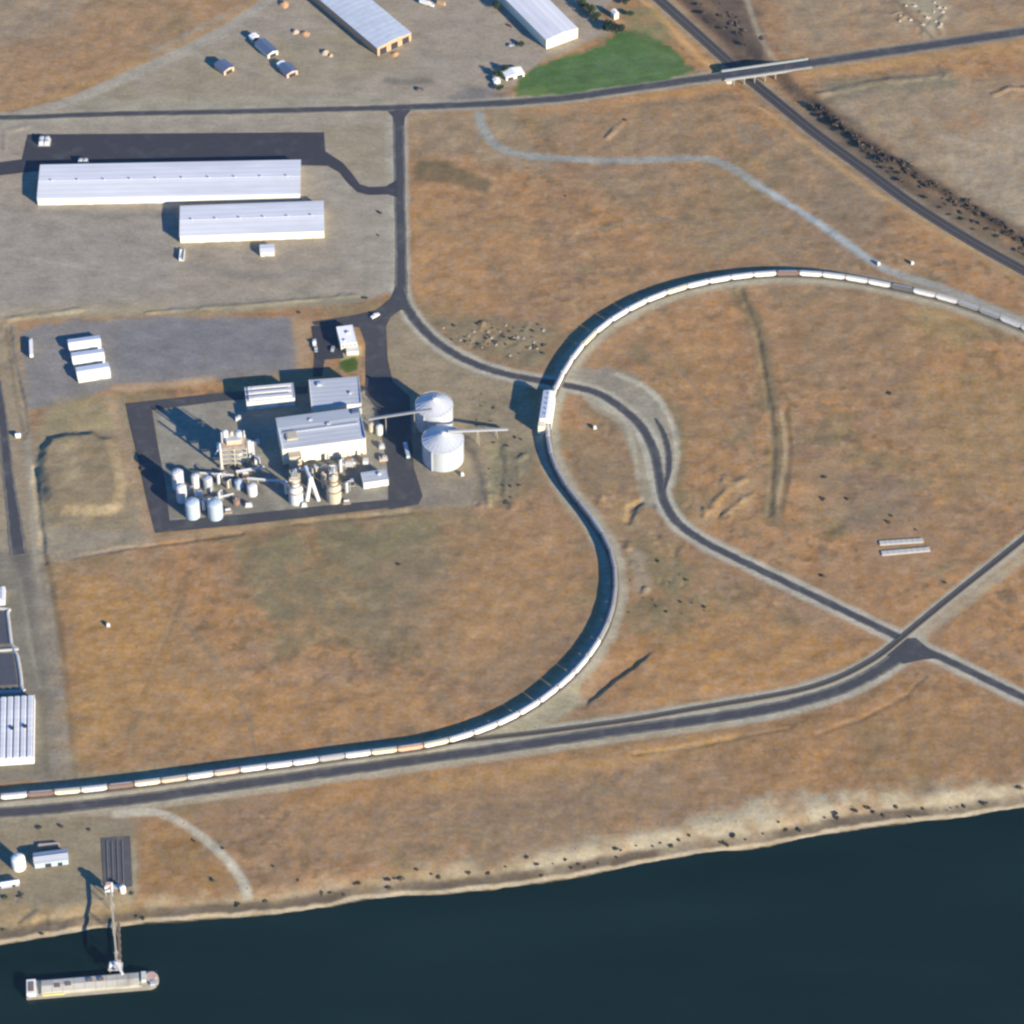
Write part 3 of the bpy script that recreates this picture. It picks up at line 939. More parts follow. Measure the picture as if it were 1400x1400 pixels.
def strip(name, line, widths, m):
    _zoff[0] += 0.012
    pts = [np.array(p[:2]) for p in line]
    pts = spline(pts, 3)
    k = len(pts)
    if not isinstance(widths, (list, tuple)):
        widths = [widths]
    ws = np.interp(np.linspace(0, 1, k), np.linspace(0, 1, len(widths)), widths) if len(widths) > 1 else [widths[0]] * k
    mb = MB()
    L, Rr = [], []
    for i, p in enumerate(pts):
        t = pts[min(i + 1, k - 1)] - pts[max(i - 1, 0)]
        t = t / np.linalg.norm(t)
        nrm = np.array([-t[1], t[0]])
        L.append(p + nrm * (ws[i] / 2 + EDGE.uniform(-.35, .35)))
        Rr.append(p - nrm * (ws[i] / 2 + EDGE.uniform(-.35, .35)))
    rows = []
    for f in (0, .17, .83, 1):
        j = .03 if 0 < f < 1 else 0
        rows.append([L[i] + (Rr[i] - L[i]) * (f + EDGE.uniform(-j, j)) for i in range(k)])
    vs = [(*q, _zoff[0]) for r_ in rows for q in r_]
    for c_ in range(3):
        b0 = len(mb.v) if c_ == 0 else b0
        if c_ == 0:
            mb.v += [tuple(map(float, q)) for q in vs]
        for i in range(k - 1):
            mb.f.append((b0 + c_ * k + i, b0 + (c_ + 1) * k + i, b0 + (c_ + 1) * k + i + 1, b0 + c_ * k + i + 1))
            mb.m.append(0 if c_ == 1 else 1)
    return tag(mb.build(name, [m, m_edge]), kind="structure")


def pad(name, px, m, z=0.0):
    _zoff[0] += 0.012
    mb = MB()
    pts = PL(px, z)
    area = sum(pts[i][0] * pts[(i + 1) % len(pts)][1] - pts[(i + 1) % len(pts)][0] * pts[i][1] for i in range(len(pts)))
    if area < 0:
        pts = pts[::-1]
    mb.poly([(*q, z + _zoff[0]) for q in pts])
    return tag(mb.build(name, m), kind="structure")


strip("main_road", MAIN_ROAD, [6.5, 6.8, 7.5, 9, 9.5, 10], m_asph)
strip("main_road", MAIN_ROAD_E, [11, 11.5, 12, 12], m_asph)
strip("access_road", ACCESS, [9.5, 8.8, 9, 11], m_asph)
pad("road_junction", [(530, 152), (537, 160), (540, 172), (552, 172), (554, 160), (562, 150)], m_asph)
strip("loop_crossing_road", CURVE, [8.5, 7.5, 7, 7.5, 7.2, 6.8, 6.8, 6.8], m_asph)
strip("turnout_lane", spline(PL([(896, 572), (907, 592), (914, 618), (914, 645), (908, 668)]), 4), [2.5, 4.5, 5, 4.5, 3], m_asph)
strip("river_road", RIVER_ROAD, [9.5, 9.5, 9.5, 9.5, 9.5, 10, 11], m_asph)
pad("road_junction", [(1212, 896), (1232, 874), (1252, 872), (1285, 900), (1262, 902), (1235, 908)], m_asph)
strip("west_road", WEST_ROAD, [8, 8, 8, 10, 13], m_asph)
pad("warehouse_yard", [(38, 184), (443, 181), (445, 207), (468, 222), (482, 238), (492, 252), (505, 256), (528, 255), (543, 246), (543, 270), (530, 266), (505, 267), (489, 263),
                       (476, 251), (464, 236), (448, 227), (412, 226), (50, 234), (0, 240), (-80, 244), (-80, 224), (0, 222), (30, 218)], m_asph_dark)
pad("plant_apron", [(541, 392), (554, 408), (560, 424), (548, 424), (534, 434), (528, 446), (530, 490), (537, 522), (560, 542), (562, 590), (566, 640), (578, 678), (572, 690),
                    (532, 697), (530, 640), (516, 560), (500, 540), (500, 470), (492, 448), (460, 444), (430, 445), (426, 440), (480, 432), (515, 424), (534, 408)], m_asph)
pad("plant_ring_road", [(172, 552), (296, 538), (420, 528), (420, 538), (300, 549), (208, 561), (216, 610), (226, 660), (232, 712), (330, 704), (450, 691), (560, 681), (572, 690),
                        (450, 704), (330, 718), (212, 729), (200, 680), (188, 625), (178, 580)], m_asph)
pad("office_parking", [(426, 446), (462, 444), (470, 490), (444, 492), (440, 515), (428, 515), (430, 490)], m_asph_dark)
pad("shore_pad", [(138, 1146), (178, 1143), (181, 1212), (142, 1217)], m_asph2)
m_liner = mat("basin_liner", alb((88, 92, 104)), 0.6, 0.1, 0.2)
pad("basin_floor", [(-90, 838), (8, 836), (13, 880), (-90, 884)], m_liner)
pad("basin_floor", [(-90, 896), (18, 894), (24, 936), (-90, 942)], m_liner)

# ------------------------------------------------------------------ railways
m_ball = mat("ballast", alb((126, 121, 116)), 0.95, 0.2, 0.8)
m_ball_dark = mat("ballast_dark", alb((88, 90, 100)), 0.95, 0.18, 0.8)
m_tie = mat("tie", alb((80, 78, 82)), 0.9, 0.2, 1.0)
m_steel = mat("rail_steel", (0.16, 0.13, 0.11), 0.5, 0.1, 1, metal=.6)


def railway(line, zs, name, m_bal, tracks=(0.0,), half=2.6, h=0.5, ties=True):
    pts = [np.array(p[:2]) for p in line]
    k = len(pts)
    zs = zs if zs is not None else [0.0] * k
    tn = []
    for i in range(k):
        t = pts[min(i + 1, k - 1)] - pts[max(i - 1, 0)]
        t = t / np.linalg.norm(t)
        tn.append(np.array([-t[1], t[0]]))
    span = max(tracks) - min(tracks)
    mid = (max(tracks) + min(tracks)) / 2
    mb = MB()
    prof = [(-half - span / 2 - 1.0, -0.15), (-half - span / 2, h), (half + span / 2, h), (half + span / 2 + 1.0, -0.15)]
    vs = []
    for i in range(k):
        for o, z in prof:
            vs.append((*(pts[i] + tn[i] * (o + mid)), zs[i] + z))
    mb.add(vs, [(4 * i + j, 4 * i + 4 + j, 4 * i + 5 + j, 4 * i + 1 + j)[::-1] for i in range(k - 1) for j in range(3)])
    tag(mb.build(name + "_ballast", m_bal), kind="structure")
    rb = MB()
    for tr in tracks:
        for side in (-0.72, 0.72):
            vs = []
            for i in range(k):
                for o, z in ((-.04, 0), (-.04, .17), (.04, .17), (.04, 0)):
                    vs.append((*(pts[i] + tn[i] * (tr + side + o)), zs[i] + h + .05 + z))
            rb.add(vs, [(4 * i + j, 4 * i + 4 + j, 4 * i + 5 + j, 4 * i + 1 + j)[::-1] for i in range(k - 1) for j in range(3)], 0)
        if ties:
            vs = []
            for i in range(k):
                for o in (-1.25, 1.25):
                    vs.append((*(pts[i] + tn[i] * (tr + o)), zs[i] + h + .04))
            rb.add(vs, [(2 * i, 2 * i + 2, 2 * i + 3, 2 * i + 1)[::-1] for i in range(k - 1)], 1)
    tag(rb.build(name + "_rails", [m_steel, m_tie]), kind="structure")


railway(TRAIN, None, "loop_railway", m_ball)
railway(BRANCH, None, "branch_railway", m_ball, half=2.0)
railway(MAINRAIL, MAINRAIL_Z, "main_railway", m_ball_dark, tracks=(-2.2, 2.2), half=2.2)

# ------------------------------------------------------------------ building materials
m_white_roof = mat("white_metal_roof", (.66, .67, .69), 0.5, 0.07, 0.12, stretch=(.25, 1, 1), stripe=('Y', 0.055, .09), spec=.2, dirt=(.50, .52, .55))
m_white_wall = mat("white_metal_wall", (.64, .63, .58), 0.6, 0.06, 0.3, stripe=('X', 0.7, .06), spec=.2)
m_cream_wall = mat("cream_wall", (.66, .62, .50), 0.7, 0.07, 0.3, stripe=('X', 0.6, .05), spec=.2)
m_grey_roof = mat("blue_grey_metal_roof", (.43, .46, .50), 0.5, 0.10, 0.15, stretch=(.3, 1, 1), stripe=('Y', 0.07, .14), spec=.2, dirt=(.33, .37, .42))
m_tan_wall = mat("tan_wall", (.46, .34, .24), 0.8, 0.15, 0.4)
m_pink_wall = mat("pinkish_wall", (.48, .33, .28), 0.8, 0.12, 0.4)
m_rust_wall = mat("rusty_wall", (.46, .27, .16), 0.8, 0.2, 0.4, dirt=(.40, .33, .26))
m_blue_roof = mat("dark_blue_roof", (.10, .14, .23), 0.5, 0.12, 0.3, stripe=('Y', 1.0, .15), spec=.2)
m_dark = mat("dark_opening", (.03, .03, .035), 0.9, 0.1, 1)
m_trim = mat("white_trim", (.72, .72, .72), 0.5, 0.05, 1)
m_conc = mat("concrete", (.42, .40, .37), 0.85, 0.12, 0.5)
m_tent = mat("white_fabric", (.78, .78, .77), 0.7, 0.04, 0.4)
m_galv = mat("galvanised", (.50, .52, .54), 0.45, 0.10, 0.6, metal=.3)
m_tank = mat("white_tank_paint", (.52, .53, .53), 0.45, 0.08, 0.5)
m_tank_blue = mat("pale_blue_tank_paint", (.36, .44, .51), 0.45, 0.08, 0.5)
m_beige = mat("beige_steel", (.42, .38, .29), 0.6, 0.12, 0.5)
m_brown = mat("brown_steel", (.20, .14, .10), 0.7, 0.2, 0.6)
m_wood = mat("weathered_wood", (.16, .12, .09), 0.9, 0.2, 0.8)
m_window = mat("window_glass", (.04, .05, .07), 0.15, 0.05, 1, spec=.5)


def frame_of(A, B, C, h):
    """base frame of a building from three eave corners (near pair A-B, C on the far side of B)"""
    a, b_, c_ = (Vector(P(q[0], q[1], h)[:2]) for q in (A, B, C))
    ux = (b_ - a)
    L = ux.length
    ux.normalize()
    uy = Vector((-ux.y, ux.x))
    Wd = abs((c_ - b_).dot(uy))
    ce = (a + b_) / 2 + uy * Wd / 2
    return ce, math.atan2(ux.y, ux.x), L, Wd


def gable(name, label, cat, A, B, C, h, rise, wallm, roofm, along='x', group=None, over=0.4, doors=(), vents=0, ridge=True, rear=None):
    ce, rz, L, Wd = frame_of(A, B, C, h)
    if along == 'y':
        # ridge runs away from the viewer: local x becomes that direction
        rz += math.pi / 2
        L, Wd = Wd, L
    t = thing(name, label, cat, (ce.x, ce.y, 0), rz, group)
    mb = MB()
    hw = Wd / 2
    mb.prism_x([(-hw, -.3), (hw, -.3), (hw, h), (0, h + rise), (-hw, h)], -L / 2, L / 2)
    mb.build("wall", wallm, t)
    rf = MB()
    sl_ = rise / hw
    e = hw + over
    z0, z1 = h - over * sl_ + .06, h + rise + .06
    th = .22
    for s_ in (-1, 1):
        prof = [(0, z1), (s_ * e, z0), (s_ * e, z0 + th), (0, z1 + th)]
        if s_ > 0:
            prof = prof
        else:
            prof = prof[::-1]
        rf.prism_x(prof, -L / 2 - over, L / 2 + over)
    ro = rf.build("roof", roofm, t)
    if ridge:
        rc = MB()
        rc.prism_x([(-.35, z1 + th - .02), (.35, z1 + th - .02), (.2, z1 + th + .16), (-.2, z1 + th + .16)], -L / 2 - over, L / 2 + over)
        rc.build("ridge_cap", roofm, ro)
    for i in range(vents):
        v = MB()
        x = -L / 2 + L * (i + .5) / vents
        v.cyl(x, 0, z1 + th, .55, .9, 10)
        v.cyl(x, 0, z1 + th + .9, .8, .3, 10, .3)
        v.build("roof_vent", m_galv, ro)
    for side, pos, w_, hh, dm in doors:
        d = MB()
        if side == 'front':
            d.box(pos * L, -hw - .04, 0, w_, .16, hh)
        elif side == 'back':
            d.box(pos * L, hw + .04, 0, w_, .16, hh)
        elif side == 'end':
            d.box(L / 2 + .04, pos * Wd, 0, .16, w_, hh)
        else:
            d.box(-L / 2 - .04, pos * Wd, 0, .16, w_, hh)
        d.build("door", dm, t)
    return t, L, Wd


def flat_building(name, label, cat, A, B, C, h, wallm, roofm, group=None, para=.6, units=(), doors=(), slope=0.0):
    ce, rz, L, Wd = frame_of(A, B, C, h)
    t = thing(name, label, cat, (ce.x, ce.y, 0), rz, group)
    mb = MB()
    mb.prism_x([(-Wd / 2, -.3), (Wd / 2, -.3), (Wd / 2, h - para + slope), (-Wd / 2, h - para)], -L / 2, L / 2)
    mb.build("wall", wallm, t)
    rf = MB()
    z = h - para + .03
    rf.prism_x([(-Wd / 2 - .15, z), (Wd / 2 + .15, z + slope), (Wd / 2 + .15, z + slope + .25), (-Wd / 2 - .15, z + .25)], -L / 2 - .15, L / 2 + .15)
    ro = rf.build("roof", roofm, t)
    zt = z + .25
    for sx_ in (-1, 1):
        pm = MB()
        pm.box(sx_ * (L / 2 + .02), 0, zt, .3, Wd, para * .6 + slope)
        pm.build("parapet", m_trim, t)
    for (x, y, sx, sy, sz, um) in units:
        u = MB()
        zz = zt + slope * (y + .5) + .02
        u.box(x * L, y * Wd, zz, sx, sy, sz)
        u.box(x * L, y * Wd, zz + sz, sx * .8, sy * .8, .2)
        u.build("roof_unit", um, ro)
    for side, pos, w_, hh, dm in doors:
        d = MB()
        if side == 'front':
            d.box(pos * L, -Wd / 2 - .04, 0, w_, .16, hh)
        else:
            d.box(L / 2 + .04, pos * Wd, 0, .16, w_, hh)
        d.build("door", dm, t)
    return t, L, Wd


# ------------------------------------------------------------------ warehouses
gable("warehouse", "longest white metal-roofed warehouse backing onto the dark asphalt yard", "warehouse",
      (51, 272), (410, 265), (410, 219), 6.5, .8, m_white_wall, m_white_roof,
      doors=[('front', p, 5, 4.5, m_trim) for p in (-.42, -.3, -.17, -.04)] + [('back', p, 4, 4, m_galv) for p in (-.2, 0, .2, .36)], vents=10)
t, L, Wd = gable("warehouse", "shorter white warehouse with bright cream front, set before the longest warehouse", "warehouse",
                 (246, 323), (443, 316), (445, 275), 7.0, .8, m_cream_wall, m_white_roof,
                 doors=[('front', p, 4.5, 4.5, m_trim) for p in (-.36, -.24, -.1, .2, .33)] + [('end', 0, 5, 5, m_galv)], vents=6)


def at(px, py, z=0.0):
    p = P(px, py, z)
    return (p[0], p[1], 0.0)


gable("loading_annex", "small white flat annex standing out from the cream warehouse front", "annex", (356, 346), (375, 345), (375, 334), 3.6, .5, m_cream_wall, m_white_roof,
      along='x', ridge=False, doors=[('front', 0, 4, 2.8, m_galv)])
o = thing("loading_ramp", "narrow white ramp wall at the cream warehouse corner", "ramp", at(249, 350), R(0))
mb = MB(); mb.prism_x([(-6, -.2), (6, -.2), (6, 1.8), (-6, .4)], -1.6, 1.6); mb.build("ramp_slab", m_white_wall, o)
mb = MB(); mb.box(1.7, 0, -.2, .25, 12, 2.8); mb.build("side_wall", m_trim, o)
mb = MB(); mb.box(-1.75, 0, -.2, .25, 12, 2.8); mb.build("side_wall", m_trim, o)


def cooler(name, label, px, py, nx_, ny_, s):
    o = thing(name, label, "chiller", at(px, py))
    mb = MB(); mb.box(0, 0, 0, nx_ * s + 1, ny_ * s + 1, .5); mb.build("base_frame", m_conc, o)
    for i in range(nx_):
        for j in range(ny_):
            mb = MB()
            x, y = (i - (nx_ - 1) / 2) * s, (j - (ny_ - 1) / 2) * s
            mb.box(x, y, .5, s * .82, s * .8, 3.2)
            u = mb.build("fan_unit", m_tank, o)
            mb = MB(); mb.cyl(x, y, 3.72, s * .3, .5, 12); mb.build("fan_ring", m_galv, u)
    return o


cooler("chiller_bank", "pale square chiller bank at the corner of the dark asphalt yard", 61, 195, 2, 2, 4.4)
cooler("chiller_bank", "small pale chiller pair against the back of the longest warehouse", 114, 223, 2, 1, 4.0)

# three fabric storage sheds
for i, (A, B_, C_, w_) in enumerate((((95, 477), (138, 471), (134, 459), "farthest from the mound"), ((100, 496), (143, 490), (139, 477), "middle one of the row"), ((107, 518), (151, 511), (146, 496), "nearest the mound"))):
    gable("storage_shed", "white roofed storage shed on the grey lot, " + w_, "shed", A, B_, C_, 4.2, 1.3, m_white_wall, m_tent,
          group="three white sheds in a row on the grey lot", ridge=False, doors=[('end', 0, 5, 3.6, m_galv), ('front', .2, 4, 3.4, m_galv)])


# ------------------------------------------------------------------ vehicles
m_tyre = mat("tyre", (.03, .03, .03), 0.9, 0.1, 3)
m_paint_white = mat("vehicle_white", (.74, .74, .73), 0.4, 0.04, 1)
m_paint_grey = mat("vehicle_grey", (.30, .33, .36), 0.4, 0.05, 1)
m_paint_orange = mat("vehicle_orange", (.55, .26, .10), 0.5, 0.1, 1)


def truck(label, px, py, rz, cabm, boxm, Lt=13.0, group=None):
    o = thing("truck", label, "truck", at(px, py), rz, group)
    mb = MB(); mb.box(-1.6, 0, 1.2, Lt, 2.55, 2.8); mb.build("trailer", boxm, o)
    x = Lt / 2 - 1.6
    mb = MB()
    mb.prism_y([(x + .5, .7), (x + 3.9, .7), (x + 3.9, 1.7), (x + 2.6, 1.9), (x + 2.2, 3.2), (x + .5, 3.3)], -1.2, 1.2)
    cb = mb.build("cab", cabm, o)
    mb = MB(); mb.poly([(x + 2.63, -1.0, 2.0), (x + 2.63, 1.0, 2.0), (x + 2.28, 1.0, 3.0), (x + 2.28, -1.0, 3.0)]); mb.build("windscreen", m_window, cb)
    for wx in (-Lt / 2 - .4, -Lt / 2 + .9, x + .2, x + 3.1):
        for sy in (-1.05, 1.05):
            mb = MB(); mb.tube((wx, sy - .2, .5), (wx, sy + .2, .5), .5, 10); mb.build("wheel", m_tyre, o)
    mb = MB(); mb.box(-1.0, 0, .85, Lt + 3, .9, .3); mb.build("chassis", m_dark, o)
    return o


def car(name, label, cat, px, py, rz, pm, pickup=False, s=1.0, group=None):
    o = thing(name, label, cat, at(px, py), rz, group)
    mb = MB()
    if pickup:
        mb.prism_y([(-2.8, .45), (2.7, .45), (2.7, 1.05), (1.3, 1.15), (.7, 1.85), (-.7, 1.85), (-.8, 1.15), (-2.8, 1.15)], -.98, .98)
    else:
        mb.prism_y([(-2.3, .4), (2.3, .4), (2.3, .9), (1.2, 1.0), (.5, 1.5), (-1.2, 1.5), (-2.0, 1.0), (-2.3, .95)], -.9, .9)
    mb.build("body", pm, o)
    for wx in (-1.6, 1.6):
        for sy in (-.88, .88):
            mb = MB(); mb.tube((wx, sy - .12, .36), (wx, sy + .12, .36), .36, 10); mb.build("wheel", m_tyre, o)
    mb = MB()
    if pickup:
        mb.poly([(1.34, -.8, 1.2), (1.34, .8, 1.2), (.8, .8, 1.8), (.8, -.8, 1.8)])
    else:
        mb.poly([(1.24, -.75, 1.05), (1.24, .75, 1.05), (.6, .75, 1.46), (.6, -.75, 1.46)])
    mb.build("windscreen", m_window, o)
    o.scale = (s, s, s)
    return o


truck("long white trailer truck parked by the lot fence line", 43, 478, R(97), m_paint_white, m_paint_white, 17)
truck("white trailer truck half in shadow beside the grain silos", 556, 618, R(100), m_paint_white, m_tank_blue, 13)
car("pickup_truck", "white pickup truck on the asphalt where the plant drive forks", "pickup", 513, 433, R(40), m_paint_white, True, 1.35)
car("pickup_truck", "white pickup in the office car park, farther from the office", "pickup", 430, 470, R(95), m_paint_white, True, 1.35)
car("pickup_truck", "grey pickup parked just behind the white pickup by the office", "pickup", 432, 478, R(95), m_paint_grey, True, 1.2)
car("parked_car", "blue-grey car in the building shade close beside the office", "car", 455, 478, R(85), m_paint_grey, False, 1.3)
truck("white truck parked high in the upper yard near an orange container", 583, 7, R(-25), m_paint_white, m_paint_white, 9)
o = thing("shipping_container", "orange shipping container beside the white truck in the upper yard", "container", at(603, 6), R(-25))
mb = MB(); mb.box(0, 0, .15, 7, 2.6, 2.7); mb.build("body", mat("container_orange", (.55, .33, .15), .6, .12, 1, stripe=('X', 2, .2)), o)
mb = MB(); mb.box(3.53, 0, .3, .06, 2.3, 2.4); mb.build("door", m_tan_wall, o)
o = thing("pump_hut", "tiny white hut where the fence line meets the strip road", "hut", at(25, 597), R(5))
mb = MB(); mb.box(0, 0, 0, 3.6, 3, 2.4); mb.build("wall", m_white_wall, o)
mb = MB(); mb.prism_x([(-1.9, 2.42), (1.9, 2.42), (0, 3.2)], -2.1, 2.1); mb.build("roof", m_tent, o)

# ------------------------------------------------------------------ processing plant
flat_building("cooler_building", "white striped-roof building behind the big plant hall", "building", (337, 549), (403, 543), (400, 523), 9.0, m_white_wall, m_grey_roof,
              units=[(0, -.34, 32, 3.0, 1.5, m_tank), (0, .02, 32, 2.6, 1.3, m_tank), (0, .36, 32, 2.6, 1.0, m_tank)],
              doors=[('front', -.3, 4, 4, m_galv), ('front', .2, 4, 4, m_galv)])
flat_building("plant_annex", "lower blue-grey roofed annex behind the big plant hall", "building", (426, 556), (494, 551), (488, 515), 11.5, m_white_wall, m_grey_roof, slope=.5,
              units=[(-.3, .3, 4, 3, 1.2, m_galv), (.3, -.1, 2, 2, 1, m_galv)])
t, L, Wd = flat_building("plant_hall", "largest blue-grey roofed plant hall with tall bright front wall", "building", (386, 614), (500, 599), (492, 558), 16.0, m_cream_wall, m_grey_roof, slope=1.2,
                         units=[(-.36, -.12, 8, 9, 1.2, m_beige), (.45, .38, 6, 5, 1.5, m_blue_roof), (.1, .1, 3, 2, 1, m_galv), (-.1, .3, 3, 2, 1, m_galv)],
                         doors=[('front', .3, 5, 5.5, m_galv), ('front', .05, 3, 4, m_galv), ('end', -.2, 5, 6, m_galv)])
hr = [ch for ch in t.children if ch.name.startswith("roof")][0]
m_grey_roof_b = mat("weathered_grey_roof", (.33, .37, .42), 0.5, 0.12, 0.12, stretch=(.2, 1, 1), stripe=('Y', 0.6, .12), spec=.2, dirt=(.27, .32, .38))
mb = MB(); mb.prism_x([(.16 * Wd, 16.50), (.5 * Wd, 16.92), (.5 * Wd, 17.25), (.16 * Wd, 16.85)], -L / 2 + .4, L / 2 - .4)
mb.build("upper_roof_panel", m_grey_roof_b, hr)
mb = MB(); mb.prism_x([(-.02 * Wd, 16.35), (.03 * Wd, 16.40), (.03 * Wd, 17.0), (-.02 * Wd, 17.0)], -L / 2 + 3, L / 2 - 3)
mb.build("ridge_vent", m_galv, hr)
mb = MB(); mb.box(-L * .36, -Wd / 2 - 3.0, 0, 9, 6, 12.5); mb.build("front_bay", m_beige, t)
for k in range(7):
    mb = MB(); mb.box(-L * .2 + k * L * .1, -Wd / 2 - .1, 0, .35, .3, 15.3); mb.build("pilaster", m_trim, t)
t2, _, _ = flat_building("control_building", "small white building by the plant's riverward ring road", "building", (497, 660), (531, 655), (529, 641), 6.5, m_white_wall, m_grey_roof, para=.3,
                         doors=[('front', -.2, 2, 2.4, m_galv), ('front', .25, 3.5, 3.5, m_galv)], units=[(.2, .1, 2.5, 2, 1, m_tank)])


def vtank(label, px, py, d, h, m, cone=None, legs=0.0, group=None, dome=True, n=22):
    o = thing("storage_tank", label, "tank", at(px, py), R(random.uniform(0, 90)), group)
    r = d / 2
    mb = MB(); mb.cyl(0, 0, legs, r, h - legs, n)
    for k in range(1, 4):
        mb.cyl(0, 0, legs + (h - legs) * k / 4, r + .06, .18, n)
    mb.build("shell", m, o)
    mb = MB()
    if dome:
        mb.dome(0, 0, h + .01, r + .02, r * .35, n, 4)
    else:
        mb.cyl(0, 0, h + .01, r + .05, r * .35, n, .3)
    mb.build("roof", m, o, smooth=dome)
    mb = MB()
    for s_ in (-.25, .25):
        mb.tube((r + .25, s_, 0), (r + .25, s_, h + .8), .05, 6)
    for k in range(int(h / .6)):
        mb.tube((r + .25, -.25, .4 + k * .6), (r + .25, .25, .4 + k * .6), .04, 5)
    mb.build("ladder", m_galv, o)
    if legs:
        mb = MB()
        for a in range(4):
            mb.tube((r * .7 * math.cos(a * 1.57), r * .7 * math.sin(a * 1.57), 0), (r * .7 * math.cos(a * 1.57), r * .7 * math.sin(a * 1.57), legs + .1), .2, 6)
        mb.build("leg_frame", m_beige, o)
    mb = MB(); mb.cyl(0, 0, h + r * .33, .35, .8, 8); mb.build("vent", m_galv, o)
    return o


GT = "tanks clustered between the steel tower and the ring road"
vtank("tall slim white tank, the one nearest the steel tower's shadow", 244, 666, 8.6, 15, m_tank, group=GT)
vtank("tall slim white tank beside the ring road, second of the tall pair", 249, 684, 7.6, 14, m_tank, group=GT)
vtank("small white tank behind the tall slim pair", 268, 664, 6.4, 10, m_tank, group=GT)
vtank("grey-white middling tank on the tower side of the cluster", 285, 669, 6.6, 11, m_galv, group=GT)
vtank("short squat grey tank in the middle of the cluster", 272, 683, 5.4, 7, m_galv, group=GT)
vtank("wide pale blue tank standing nearest the ring road bend", 264, 705, 10.6, 13.5, m_tank_blue, group=GT)
vtank("wide pale blue-white tank, partner beside the corner tank", 295, 706, 10.8, 13.5, m_tank_blue, group=GT)
vtank("round white tank standing alone between the cluster and the hall shadow", 345, 675, 7.6, 8, m_tank, group=GT)
vtank("small blue-grey tank beside the lone round tank", 327, 666, 6.4, 6, m_tank_blue, group=GT, dome=False)
vtank("small dull tank in the shade below the lone round tank", 323, 688, 5.4, 4, m_brown, group=GT, dome=False)
vtank("white bin standing against the hall's end wall beside the conveyor", 519, 596, 5.0, 10, m_tank, legs=2.5, dome=False)
vtank("beige bin squeezed between the hall and the white bin", 508, 592, 4.2, 9, m_beige, legs=2.5, dome=False)

# steel tower
o = thing("process_tower", "open beige steel tower with vessels and stacks beside the tanks", "tower", at(321, 630), R(7))
fr = MB()
TW, TD, TH = 18.0, 13.5, 18.0
for x in (-TW / 2, 0, TW / 2):
    for y in (-TD / 2, TD / 2):
        fr.box(x, y, 0, .7, .7, TH + 1)
for k in range(1, 5):
    z = TH * k / 4
    for y in (-TD / 2, TD / 2):
        fr.beam((-TW / 2, y, z), (TW / 2, y, z), .5, .6)
    for x in (-TW / 2, TW / 2):
        fr.beam((x, -TD / 2, z - .02), (x, TD / 2, z - .02), .5, .55)
    for y in (-TD / 2 - .3, TD / 2 + .3):
        fr.beam((-TW / 2, y, z - 4), (0, y, z), .25, .25)
        fr.beam((TW / 2, y, z - 4), (0, y, z - .05), .25, .25)
fr.build("frame", m_beige, o)
for k in range(1, 5):
    mb = MB(); mb.box(0, 0, TH * k / 4 + .32, TW - 1.5, TD - 1.5, .15); mb.build("platform", m_galv if k < 4 else m_tan_wall, o)
for (x, y, r, z0, z1, mm) in ((-5.5, 3.5, 2.2, 4.9, 27, m_tank), (-1, 4.2, 1.6, 4.9, 25, m_beige), (4.2, 3.4, 2.7, 9.4, 25, m_galv), (3.5, -3, 2.2, 0, 13, m_tank), (11.2, 1.5, 1.7, 0, 17, m_tank), (13.8, 3.5, 1.3, 0, 14, m_galv)):
    mb = MB(); mb.cyl(x, y, z0, r, z1 - z0, 16); mb.dome(x, y, z1 + .01, r, r * .5, 16, 3); mb.build("vessel", mm, o)
mb = MB(); mb.box(0.5, 1.5, TH + .5, 11, 7, 4.2); mb.build('penthouse', m_beige, o)
mb = MB(); mb.box(0.5, 1.5, TH + 4.72, 11.5, 7.5, .3); mb.build('penthouse_roof', m_galv, o)
for (x, y, z1) in ((-8.2, 1, 29), (8.3, 5, 25)):
    mb = MB(); mb.cyl(x, y, 0, .45, z1, 12); mb.build("stack", m_tank, o)
mb = MB(); mb.beam((-10.6, -3, 15.2), (-10.6, 5, 15.2), 3.2, .4); mb.build("side_platform", m_trim, o)
mb = MB(); mb.tube((-5, 5, 19), (-14, -2, 10), .6, 10); mb.build("duct", m_trim, o)
mb = MB()
for y in (-TD / 2 + .4, TD / 2 - .4):
    mb.beam((-TW / 2, y, TH + 1.5), (TW / 2, y, TH + 1.5), .1, .1)
mb.build("railing", m_trim, o)

o = thing("chimney_stack", "thin tall pale stack standing just in front of the steel tower", "stack", at(303, 640))
mb = MB(); mb.cyl(0, 0, 0, .9, 25, 14, .7); mb.build("flue", m_tank, o)
mb = MB(); mb.cyl(0, 0, 0, 1.6, 1.2, 14); mb.build("footing", m_conc, o)
mb = MB(); mb.cyl(0, 0, 18, 1.5, .15, 14); mb.build("platform", m_galv, o)

